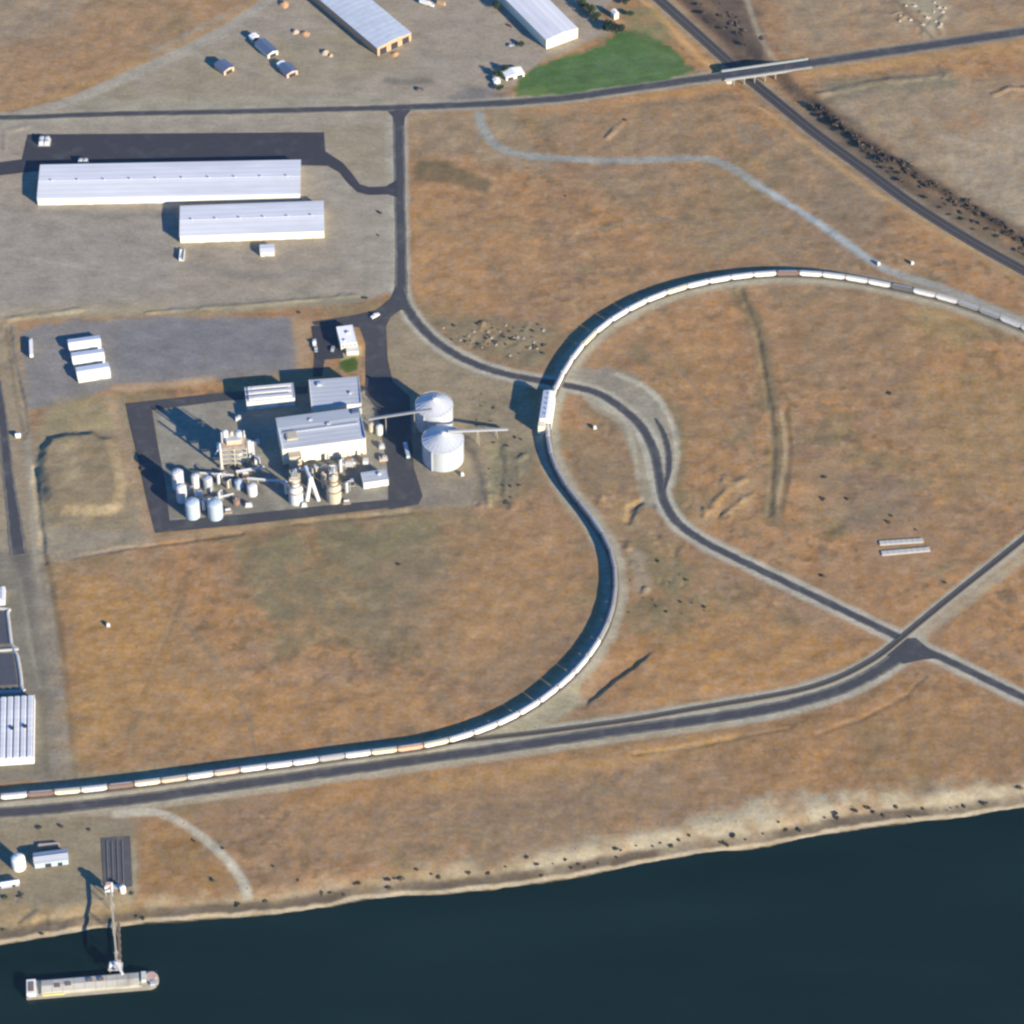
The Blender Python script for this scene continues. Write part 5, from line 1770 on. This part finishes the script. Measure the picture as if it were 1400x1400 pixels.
for x in (-LB / 2 + 1, LB / 2 - 1.2):
    for y in (-WB / 2 + .7, WB / 2 - .7):
        mb = MB(); mb.cyl(x, y, 2.36, .3, .9, 10); mb.build("bollard", m_dark, o)

# ------------------------------------------------------------------ road bridge over the cutting
a, b_ = P(989, 103.5), P(1107, 86.6)
mid = (a + b_) / 2
rz = math.atan2(b_[1] - a[1], b_[0] - a[0])
LBR = float(np.hypot(*(b_ - a)[:2]))
o = thing("road_bridge", "road bridge with white parapets crossing the railway cutting", "bridge", (mid[0], mid[1], 0), rz)
WBR = 13.0
m_conc_pale = mat("pale_bridge_concrete", (.25, .25, .24), .8, .12, .6)
mb = MB(); mb.box(0, 0, -.9, LBR + 2, WBR, .92); mb.build("deck", m_conc, o)
mb = MB(); mb.box(0, 0, .06, LBR + 3, WBR - 3, .1); mb.build("carriageway", m_asph, o)
for s_ in (-1, 1):
    mb = MB(); mb.box(0, s_ * (WBR / 2 - .2), .04, LBR, .35, .9); mb.build("parapet", m_conc_pale, o)
    mb = MB(); mb.box(0, s_ * (WBR / 2 - 1.5), .04, LBR, .7, .5); mb.build("kerb", mat("pale_teal_kerb", (.44, .52, .52), .7, .1, 1), o)
    mb = MB(); mb.box(0, s_ * (WBR / 2 + .1), -1.0, LBR, .2, .8); mb.build("fascia_beam", m_conc_pale, o)
for i, f in enumerate((-.40, -.28, -.16, -.04, .08, .2, .32)):
    mb = MB()
    x = f * LBR
    mb.box(x, 0, -1.62, 1.2, WBR + .2, .7)
    for y in (-WBR / 2 + .4, 0, WBR / 2 - .4):
        mb.cyl(x, y, -9, .55, 7.4, 12)
    mb.build("pier", m_conc_pale, o)
for s_ in (-1, 1):
    mb = MB(); mb.box(s_ * (LBR / 2 - 3), 0, -4, 5, WBR + 1, 2.75); mb.build("abutment", m_conc, o)

# ------------------------------------------------------------------ train
def hopper_proto(bodym, roofm):
    o = thing("hopper_car", "covered hopper car", "rail car")
    hl = 8.5
    mb = MB()
    mb.prism_y([(-hl, 2.3), (-6.3, 1.2), (-.5, 1.2), (-.3, 1.45), (.3, 1.45), (.5, 1.2), (6.3, 1.2), (hl, 2.3), (hl, 4.25), (-hl, 4.25)], -1.55, 1.55)
    for k in range(-6, 7):
        for s_ in (-1, 1):
            mb.box(k * 1.2, s_ * 1.58, 2.5, .12, .08, 1.7)
    mb.build("body", bodym, o)
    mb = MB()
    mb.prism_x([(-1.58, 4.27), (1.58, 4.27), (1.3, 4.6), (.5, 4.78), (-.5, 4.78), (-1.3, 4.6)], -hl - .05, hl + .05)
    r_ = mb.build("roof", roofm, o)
    mb = MB(); mb.box(0, 0, 4.8, 14.6, .55, .16); mb.build("hatch_trough", m_galv, r_)
    for s_ in (-1, 1):
        mb = MB(); mb.box(s_ * 8.0, 0, 1.15, 1.5, 2.6, .18)
        for y in (-1.3, 1.3):
            mb.beam((s_ * 8.7, y, 1.3), (s_ * 8.6, y, 4.2), .1, .1)
        mb.build("end_platform", m_brown, o)
        mb = MB(); mb.box(s_ * 6.4, 0, .55, 2.6, 2.0, .45)
        for wx in (-.9, .9):
            for y in (-.75, .75):
                mb.tube((s_ * 6.4 + wx, y - .07, .46), (s_ * 6.4 + wx, y + .07, .46), .46, 12)
        mb.build("bogie", m_dark, o)
        mb = MB(); mb.beam((s_ * 8.5, 0, .95), (s_ * 8.9, 0, .95), .3, .3); mb.build("coupler", m_dark, o)
    return o


KIND = {
    'w': ("white", (.74, .73, .70)), 'c': ("cream", (.68, .62, .46)), 'g': ("grey", (.27, .255, .245)), 't': ("pale tan", (.52, .41, .33)),
    'o': ("orange-pink", (.60, .36, .24)), 'r': ("dull red-brown", (.18, .125, .105)), 'd': ("dark grey", (.13, .13, .13)), 's': ("silver-grey", (.33, .33, .32)), 'y': ("pale yellow", (.62, .60, .42))}
protos = {}
for k_, (nm, cc) in KIND.items():
    bm_ = mat("hopper_" + nm.replace(" ", "_").replace("-", "_"), cc, .55, .10, .5, spec=.2, dirt=tuple(np.array(cc) * .82))
    rm_ = mat("hopper_roof_" + nm.replace(" ", "_").replace("-", "_"), tuple(np.array(cc) * (.55 if max(cc) > .45 else .9)), .7, .15, .4, spec=.1)  # pale cars: weaker sun on the roof, and dust, put into its colour
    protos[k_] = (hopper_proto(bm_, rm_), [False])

tp = np.array(TRAIN)
seg = np.hypot(*(tp[1:] - tp[:-1]).T)
cum = np.concatenate([[0], np.cumsum(seg)])


def on_track(s):
    x, y = np.interp(s, cum, tp[:, 0]), np.interp(s, cum, tp[:, 1])
    return np.array([x, y])


c0 = P(19.3, 1086.8, 3.5)[:2]
s0 = cum[int(np.argmin(np.hypot(*(tp - c0).T)))]
PITCH = 17.85
shed_s = cum[int(np.argmin(np.hypot(*(tp - SHED_C).T)))]
SEQ = "wrcwrctwtwwwswyoc"          # straight stretch, from the frame edge
far_seq = {}
cars, s = [], s0 - PITCH
end_s = cum[int(np.argmin(np.hypot(*(tp - P(1425, 458, 3.5)[:2]).T)))]
while s < end_s:
    cars.append(s)
    s += PITCH
up = [q for q in cars if q > shed_s + 9]
low = [q for q in cars if q < shed_s - 9]
rnd = random.Random(3)


def place_car(s, k_, label):
    a, b_ = on_track(s - 6.4), on_track(s + 6.4)
    m_ = (a + b_) / 2
    pr, used = protos[k_]
    o = pr if not used[0] else copy_tree(pr)
    used[0] = True
    o.location = (m_[0], m_[1], .62)
    o.rotation_euler = (0, 0, math.atan2(b_[1] - a[1], b_[0] - a[0]))
    o["label"] = label
    o["group"] = "covered hopper cars of the long train"


n_straight = 18
for i, s in enumerate(low):
    if i < n_straight:
        k_ = "d" + SEQ
        k_ = k_[i] if i < len(k_) else 'w'
        place_car(s, k_, "%s hopper car beside the river road, %s of the train from the frame edge" % (KIND[k_][0], nth(i + 1)))
    else:
        j = len(low) - i
        frac = (i - n_straight) / (len(low) - n_straight)
        k_ = 'w' if frac < .36 or j == 1 else rnd.choice('gggsg')
        place_car(s, k_, "%s hopper car on the lower curve, %s from the rail shed toward the river" % (KIND[k_][0], nth(j)))
TAIL = "wwwrwwwwdwwsdw"
first_tail = len(up) - len(TAIL)
tx = [P(x, y, 3.5)[:2] for x, y in ((1088.6, 372.6), (1240, 394.4), (1337, 421.5), (1368, 434))]
dark_s = [cum[int(np.argmin(np.hypot(*(tp - q).T)))] for q in tx]
for j, s in enumerate(up):
    k_ = 'w'
    dd = [abs(s - q) for q in dark_s]
    if min(dd) < PITCH * .5:
        k_ = 'rdss'[dd.index(min(dd))]
    elif j in (4, 9):
        k_ = 'c'
    place_car(s, k_, "%s hopper car on the upper arc, %s beyond the rail shed" % (KIND[k_][0], nth(j + 1)))
for k_, (pr, used) in protos.items():
    if not used[0]:
        for ob in list(pr.children_recursive) + [pr]:
            bpy.data.objects.remove(ob)


# ------------------------------------------------------------------ vegetation
def leaf_material(name, c1, c2):
    m = bpy.data.materials.new(name)
    m.use_nodes = True
    n, l = m.node_tree.nodes, m.node_tree.links
    b = n["Principled BSDF"]
    b.inputs["Roughness"].default_value = .85
    b.inputs["Specular IOR Level"].default_value = .15
    g = n.new("ShaderNodeNewGeometry")
    rp = n.new("ShaderNodeValToRGB")
    rp.color_ramp.elements[0].color = (*c1, 1)
    rp.color_ramp.elements[1].color = (*c2, 1)
    l.new(g.outputs["Random Per Island"], rp.inputs[0])
    l.new(rp.outputs[0], b.inputs["Base Color"])
    return m


m_leaf = leaf_material("tree_leaves", (.022, .045, .022), (.06, .085, .035))
m_leaf_blue = leaf_material("conifer_leaves", (.015, .03, .025), (.04, .06, .04))
m_scrub = leaf_material("sage_scrub", (.07, .06, .045), (.16, .13, .085))
m_scrub_dark = leaf_material("dark_scrub", (.055, .044, .034), (.135, .108, .078))
m_scrub_brown = leaf_material("brown_scrub", (.062, .047, .042), (.15, .118, .10))
m_scrub_green = leaf_material("green_scrub", (.06, .065, .035), (.14, .135, .075))
m_bark = mat("bark", (.12, .09, .07), .9, .2, 2)


def leaves(mb, rd, n, rx, ry, rz_, z0, ls, core=.0):
    for _ in range(n):
        while True:
            p = Vector((rd.uniform(-1, 1), rd.uniform(-1, 1), rd.uniform(-1, 1)))
            if core < p.length < 1:
                break
        q = Vector((p.x * rx, p.y * ry, z0 + p.z * rz_))
        a = Vector((rd.uniform(-1, 1), rd.uniform(-1, 1), rd.uniform(-1, 1))).normalized()
        b_ = a.orthogonal().normalized()
        c_ = a.cross(b_)
        s_ = ls * rd.uniform(.6, 1.4)
        mb.poly([q + b_ * s_, q + c_ * s_, q - b_ * s_ * .8, q - c_ * s_ * .9])


def shrub_mesh(name, seed, m, r=1.0, h=1.0, n=70):
    rd = random.Random(seed)
    mb = MB()
    for _ in range(4):
        cx, cy = rd.uniform(-.5, .5) * r, rd.uniform(-.4, .4) * r
        sub = MB()
        leaves(sub, rd, n // 4, r * .6, r * .6, h * .5, h * .5, r * .26)
        mb.add([(x + cx, y + cy, max(z, -.15)) for x, y, z in sub.v], sub.f)
    for _ in range(4):
        mb.tube((0, 0, -.3), (rd.uniform(-.5, .5) * r, rd.uniform(-.5, .5) * r, h * .6), .05 * r, 5)
    o = mb.build(name, m)
    me_ = o.data
    bpy.data.objects.remove(o)
    return me_


SH = {'dark': [shrub_mesh("shrub", s_, m_scrub_dark, 1.0, .72) for s_ in range(4)],
      'brown': [shrub_mesh("shrub", s_ + 30, m_scrub_brown, 1.1, .7) for s_ in range(5)],
      'sage': [shrub_mesh("shrub", s_ + 10, m_scrub, 1.0, .8) for s_ in range(4)],
      'green': [shrub_mesh("shrub", s_ + 20, m_scrub_green, 1.0, .85) for s_ in range(4)]}


def shrub(kind, px, py, size, label, group, rd):
    g = G(px, py)
    size *= .86
    if g[2] < WATER_Z + .25:
        return
    o = bpy.data.objects.new("shrub", rd.choice(SH[kind]))
    COL.objects.link(o)
    o.location = (g[0], g[1], g[2])
    o.rotation_euler = (0, 0, rd.uniform(0, 6.3))
    o.scale = (size * rd.uniform(.85, 1.25), size * rd.uniform(.85, 1.2), size * rd.uniform(.8, 1.1))
    tag(o, label, "shrub", group)


rd = random.Random(5)
shore_pts = [(363, 1233), (374, 1185), (408, 1204), (440, 1224), (452, 1221), (485, 1209), (470, 1224), (531, 1204), (533, 1216), (549, 1203), (570, 1189), (600, 1200), (641, 1194), (668, 1195),
             (720, 1172), (734, 1182), (756, 1181), (773, 1176), (781, 1187), (800, 1187), (818, 1181), (843, 1173), (849, 1163), (870, 1157), (903, 1153), (918, 1157), (928, 1149),
             (985, 1152), (1003, 1143), (1020, 1148), (1065, 1125), (1075, 1135), (1128, 1118), (1142, 1113), (1170, 1110), (1187, 1106), (1208, 1116), (1226, 1104), (1262, 1106), (1300, 1105), (1309, 1104), (1318, 1103), (1350, 1099)]
shore_pts += [(px_, np.interp(px_, [q[0] for q in SHORE_PX], [q[1] for q in SHORE_PX]) - rd.uniform(8, 30)) for px_ in np.linspace(440, 1395, 20)]
shore_pts.sort(key=lambda q: q[0])
for i, (x, y) in enumerate(shore_pts):
    shrub('dark', x, y, rd.choice((.8, 1.1, 1.4, 1.8, 2.4)), "dark shrub on the pale river bank, %s along from the barge end" % nth(i + 1), "dark shrubs along the river bank", rd)
west_pts = [(54, 1132), (83, 1131), (122, 1135), (8, 1229), (30, 1224), (187, 1254), (195, 1256), (325, 1238), (180, 1222), (5, 1272), (28, 1228), (57, 1277), (290, 1205), (265, 1150), (305, 1160)]
for i, (x, y) in enumerate(west_pts):
    shrub('dark' if i % 3 else 'green', x, y, rd.uniform(1.5, 2.4), "%s shrub scattered around the riverside yard and shore track, %s in the group" % (("dark", "greenish")[i % 3 == 0], nth(i + 1)), "shrubs around the riverside yard", rd)
fld = [(1216, 538, 2.0, "lone dark shrub high in the loop field"), (1128, 653, 1.7, "dark shrub directly above the darkest shrub in the loop field"), (1125, 683, 2.5, "darkest round shrub in the loop field"),
       (1160, 683, 1.8, "dull shrub level with the darkest shrub, toward the slabs"), (1214, 715, 2.4, "dark shrub just above the pale slabs"), (1220, 706, 1.7, "small shrub touching the dark one above the slabs"),
       (1127, 789, 2.2, "dark shrub between the slabs and the crossing road"), (1292, 797, 1.8, "shrub between the slabs and the branch railway"), (1252, 725, 1.4, "tiny shrub behind the far pale slab"),
       (519, 291, 2.2, "dark bush on the gravel beside the access road"), (518, 322, 1.4, "smaller bush on the gravel below the dark bush by the access road"), (500, 408, 1.8, "bush on the verge above the plant drive fork"),
       (545, 772, 1.8, "greyish bush in the scrub south of the plant"), (773, 268, 1.3, "small bush beside the pale gravel track"), (855, 165, 1.8, "bush on the hump under the main road"),
       (410, 428, 1.6, "bush on the ridge between warehouse gravel and plant"), (1100, 150, 2.0, "bush at the foot of the bridge embankment"),
       (190, 622, 2.0, "bush on the ring road's outer verge by the mound"), (195, 642, 2.2, "bush lower down the ring road's outer verge")]
for x, y, sz, lab in fld:
    shrub('dark', x, y, sz, lab, None, rd)
# line of scrub on the cutting's edge
k_line = spline([(1118, 147), (1140, 165), (1162, 182), (1200, 208), (1240, 232), (1290, 262), (1340, 292), (1400, 330), (1430, 350)], 10)
for i, q in enumerate(k_line[:80]):
    x, y = q[0] + rd.uniform(-6, 6), q[1] + rd.uniform(-5, 5)
    shrub('brown' if rd.random() < .8 else 'dark', x, y, rd.choice((1.4, 1.9, 2.4, 3.0, 3.6)), "scrub bush in the dark line beyond the main railway, %s from the bridge" % nth(i + 1), "line of scrub beyond the main railway", rd)
k2 = []
for i in range(80):
    f = rd.random()
    x = 1090 + 330 * f
    y = np.interp(x, [1060, 1120, 1190, 1250, 1330, 1400, 1450], [128, 170, 222, 266, 316, 352, 378]) - rd.uniform(2, 30)
    k2.append((x, y))
k2.sort()
for i, (x, y) in enumerate(k2):
    shrub(('sage', 'brown', 'brown', 'green')[i % 4], x, y, rd.choice((.9, 1.3, 1.7, 2.3)), "low scattered bush beside the main railway tracks, %s from the bridge" % nth(i + 1), "low bushes between tracks and scrub line", rd)
k3 = sorted([(rd.uniform(905, 1045), rd.uniform(-5, 85)) for _ in range(70)])
k3 = [(x, y) for x, y in k3 if y < (x - 900) * .75 - 8 and y > (x - 900) * .75 - 60]
for i, (x, y) in enumerate(k3):
    shrub('brown' if i % 3 else 'dark', x, y, rd.choice((1.1, 1.6, 2.2, 2.8)), "scrub bush on the cutting slope above the bridge, %s from the lawn side" % nth(i + 1), "scrub on the cutting slope above the bridge", rd)
k4 = sorted([(rd.uniform(600, 745), rd.uniform(440, 496)) for _ in range(70)])
k4 = [(x, y) for x, y in k4 if y < 462 + (x - 600) * .28]
for i, (x, y) in enumerate(k4):
    if i % 3 == 0:
        heap("rubble_heap", "pale rubble heap in the scrub inside the curving road, %s from the fork" % nth(i // 3 + 1), "rubble", x, y, rd.uniform(.9, 1.9), rd.uniform(.6, 1.2), m_stone, "rubble heaps inside the curving road", i)
    else:
        shrub('sage' if i % 2 else 'green', x, y, rd.uniform(.8, 2.0), "scrub bush inside the curving road before the loop, %s from the fork" % nth(i + 1), "scrub inside the curving road", rd)
k7 = sorted([(rd.uniform(1228, 1298), rd.uniform(2, 44)) for _ in range(16)])
for i, (x, y) in enumerate(k7):
    heap("rubble_heap", "pale soil lump in the scraped ground above the main road, %s from the bridge side" % nth(i + 1), "rubble", x, y, rd.uniform(1.2, 2.6), rd.uniform(.7, 1.5), m_heap2, "pale lumps in the scraped ground", 60 + i)
k5 = sorted([(rd.uniform(650, 725), rd.uniform(535, 690)) for _ in range(22)])
for i, (x, y) in enumerate(k5):
    shrub('green' if i % 2 else 'sage', x, y, rd.uniform(.7, 1.7), "low bush on waste ground between silos and train, %s from the silos" % nth(i + 1), "bushes between silos and train", rd)
k6 = sorted([(rd.uniform(855, 990), rd.uniform(720, 850)) for _ in range(18)])
for i, (x, y) in enumerate(k6):
    if y > 722 + (x - 900) * .55:
        shrub('green' if i % 3 else 'sage', x, y, rd.uniform(.7, 1.7), "low bush in the hollow between train and crossing road, %s from the train" % nth(i + 1), "bushes in the hollow below the crossing road", rd)


def tree(label, px, py, r, h, m, seed, name="tree"):
    g = G(px, py)
    rd_ = random.Random(seed)
    o = thing(name, label, "tree", g, 0, None)
    mb = MB(); mb.tube((0, 0, -.4), (.2, .1, h * .45), r * .09, 8, 0, r * .06)
    for i in range(5):
        a = i * 1.3
        mb.tube((.15, .1, h * (.3 + .05 * i)), (r * .55 * math.cos(a), r * .55 * math.sin(a), h * (.55 + .06 * i)), r * .04, 6, 0, r * .015)
    mb.build("trunk", m_bark, o)
    mb = MB()
    for i in range(9):
        a, q = rd_.uniform(0, 6.28), rd_.uniform(.1, .62)
        sub = MB()
        leaves(sub, rd_, 110, r * .48, r * .48, h * .2, 0, r * .085, .25)
        cx, cy, cz = q * r * math.cos(a), q * r * math.sin(a), h * rd_.uniform(.42, .82)
        mb.add([(x + cx, y + cy, z + cz) for x, y, z in sub.v], sub.f)
    mb.build("crown", m, o)


for i, (x, y, r, h, lab) in enumerate(((796, 9, 4.2, 7, "dark tree nearest the white hall above the lawn"), (806, 18, 4.2, 7, "dark tree second in the row along the yard track"), (814, 28, 3.8, 6.5, "dark tree at the lawn end of the row by the track"),
                                       (833, 42, 5.0, 7, "broad blue-green tree at the lawn's top corner"), (845, 45, 4.4, 6.5, "rounded tree leaning beside the broad blue-green one"),
                                       (682, 105, 3.2, 5.5, "dark tree against the little house wall"), (691, 99, 2.8, 5, "dark tree behind the little house roof"), (684, 124, 2.6, 4, "low dark tree between the little house and road"),
                                       (862, 22, 2.6, 4, "small tree beyond the cream outbuilding"), (856, 6, 3.2, 5.5, "dark tree behind the cream outbuilding"),
                                       (678, 12, 3.2, 6, "dark tree beside the white hall's shaded wall"), (712, 64, 2.4, 3.5, "small tree in front of the white hall's shaded wall"))):
    tree(lab, x, y, r * 1.45, h * 1.25, m_leaf_blue if i in (3, 4) else m_leaf, 40 + i)

# small dark items in yards
o = thing("parked_car", "maroon car parked in the white hall's shade", "car", at(697, 36), R(-40))
mb = MB(); mb.prism_y([(-2.3, .4), (2.3, .4), (2.3, .9), (1.2, 1.0), (.5, 1.5), (-1.2, 1.5), (-2.0, 1.0), (-2.3, .95)], -.9, .9); mb.build("body", mat("maroon", (.16, .05, .08), .4, .05, 1), o)
for wx in (-1.5, 1.5):
    for sy in (-.88, .88):
        mb = MB(); mb.tube((wx, sy - .12, .36), (wx, sy + .12, .36), .36, 10); mb.build("wheel", m_tyre, o)
car("parked_car", "dark car on the gravel below the white hall's corner", "car", 699, 63, R(10), m_paint_grey, False, 1.2)
car("parked_car", "brown car waiting beside the main road junction", "car", 574, 123, R(5), mat("brown_paint", (.12, .09, .07), .5, .05, 1), False, 1.3)

# pale slabs in the loop field
for (A, B_, C_, lab) in (((1203, 745), (1263, 741), (1262, 735), "farther of two long pale slabs in the loop field"), ((1206, 759), (1272, 753), (1270, 747), "nearer of two long pale slabs in the loop field")):
    ce, rz, L, Wd = frame_of(A, B_, C_, .8)
    o = thing("concrete_slab", lab, "slab", (ce.x, ce.y, 0), rz, "two long pale slabs in the loop field")
    mb = MB(); mb.box(0, 0, -.2, L, Wd, .7); mb.build("base", m_conc, o)
    for i in range(8):
        mb = MB(); mb.box(-L / 2 + L * (i + .5) / 8, 0, .52, L / 8 - .25, Wd - .8, .35); mb.build("panel", mat("pale_concrete", (.44, .43, .39), .8, .1, .5), o)
for (x, y, lab) in ((1201, 362, "pale marker block beside the gravel track and train"), (1247, 361, "pale block on the slope above the train's tail"), (148, 856, "pale block standing alone in the orange field"), (813, 586, "thin pale block beside the shore of the crossing road bend"),
                    (632, 650, "small white block at the foot of the nearer silo")):
    g = G(x, y)
    o = thing("marker_block", lab.replace("the shore of ", ""), "block", g, R(20))
    mb = MB(); mb.box(0, 0, -.3, 2.6, 2.0, 2.2); mb.build("base", m_conc, o)
    mb = MB(); mb.box(0, 0, 1.92, 2.0, 1.5, .6); mb.build("cap", m_trim, o)

# fence along the western lot
fp = spline(PL([(12, 444), (22, 500), (33, 560), (37, 592)]), 8)
ctr = np.mean(fp, 0)
o = thing("wire_fence", "dark wire fence running down the edge of the grey lot", "fence", (ctr[0], ctr[1], 0))
mb = MB()
for z in (.6, 1.2, 1.8):
    for i in range(len(fp) - 1):
        mb.beam((*(fp[i] - ctr), z), (*(fp[i + 1] - ctr), z), .05, .05)
mb.build("wire", m_galv, o)
for q in fp[::2]:
    mb = MB(); mb.cyl(q[0] - ctr[0], q[1] - ctr[1], -1.0, .09, 3.0, 6); mb.build("post", m_wood, o)

# ------------------------------------------------------------------ air
hz = MB()
hz.box(0, 0, float(gz.min()) - 1.0, 2 * max(abs(xs[0]), xs[-1]) + 200, 2 * max(abs(ys[0]), abs(ys[-1])) + 200, 1960)
mh = bpy.data.materials.new("pale_blue_air")
mh.use_nodes = True
mh.node_tree.nodes.clear()
vo = mh.node_tree.nodes.new("ShaderNodeVolumePrincipled")
vo.inputs["Color"].default_value = (0.50, 0.76, 1.0, 1)
vo.inputs["Density"].default_value = HAZE
vo.inputs["Anisotropy"].default_value = 0.0
ou = mh.node_tree.nodes.new("ShaderNodeOutputMaterial")
mh.node_tree.links.new(vo.outputs[0], ou.inputs["Volume"])
tag(hz.build("haze", mh), kind="stuff")

# ------------------------------------------------------------------ dry grass tufts (uncountable)
rs = np.random.RandomState(4)
N = 15000
tx_ = rs.uniform(p00[0], -p00[0], N)
ty_ = rs.uniform(P(700, 1250)[1], p00[1], N)
keep = shore_d(tx_, ty_) > 7
for ln, w_ in ((TRAIN, 7), (BRANCH, 5), (MAIN_ROAD, 9), (MAIN_ROAD_E, 10), (ACCESS, 8), (CURVE, 7), (RIVER_ROAD, 8), (WEST_ROAD, 8), (MAINRAIL, 7)):
    dd, _ = line_dist(tx_, ty_, ln, radius=20)
    keep &= dd > w_
for pg in FLATS:
    keep &= poly_sdf(tx_, ty_, pg) < -2
keep &= poly_sdf(tx_, ty_, PL(LAWN)) < -1
keep &= fbm(tx_, ty_, 40, 2, 4) > .42
tx_, ty_ = tx_[keep], ty_[keep]
tz_ = height(tx_, ty_)
k = len(tx_)
sz = rs.uniform(.3, .8, k)
hh = sz * rs.uniform(.3, .55, k)
V = np.zeros((k, 6, 3))
for j in range(5):
    a = j * 2 * math.pi / 5 + rs.uniform(0, 1, k)
    V[:, j, 0], V[:, j, 1], V[:, j, 2] = tx_ + sz * np.cos(a) * rs.uniform(.6, 1.2, k), ty_ + sz * np.sin(a), tz_ - .08
V[:, 5, 0], V[:, 5, 1], V[:, 5, 2] = tx_ + rs.uniform(-.2, .2, k), ty_, tz_ + hh
base = np.arange(k)[:, None, None] * 6
tri = np.array([[0, 1, 5], [1, 2, 5], [2, 3, 5], [3, 4, 5], [4, 0, 5]])[None]
Fq = (base + tri).reshape(-1, 3)
me = bpy.data.meshes.new("dry_grass")
me.from_pydata(V.reshape(-1, 3).tolist(), [], Fq.tolist())
me.materials.append(leaf_material("dry_grass", tuple(alb((118, 100, 78))), tuple(alb((150, 126, 96)))))
og = bpy.data.objects.new("dry_grass", me)
COL.objects.link(og)
tag(og, "dry straw-coloured grass tufts over the open fields", "grass", None, "stuff")
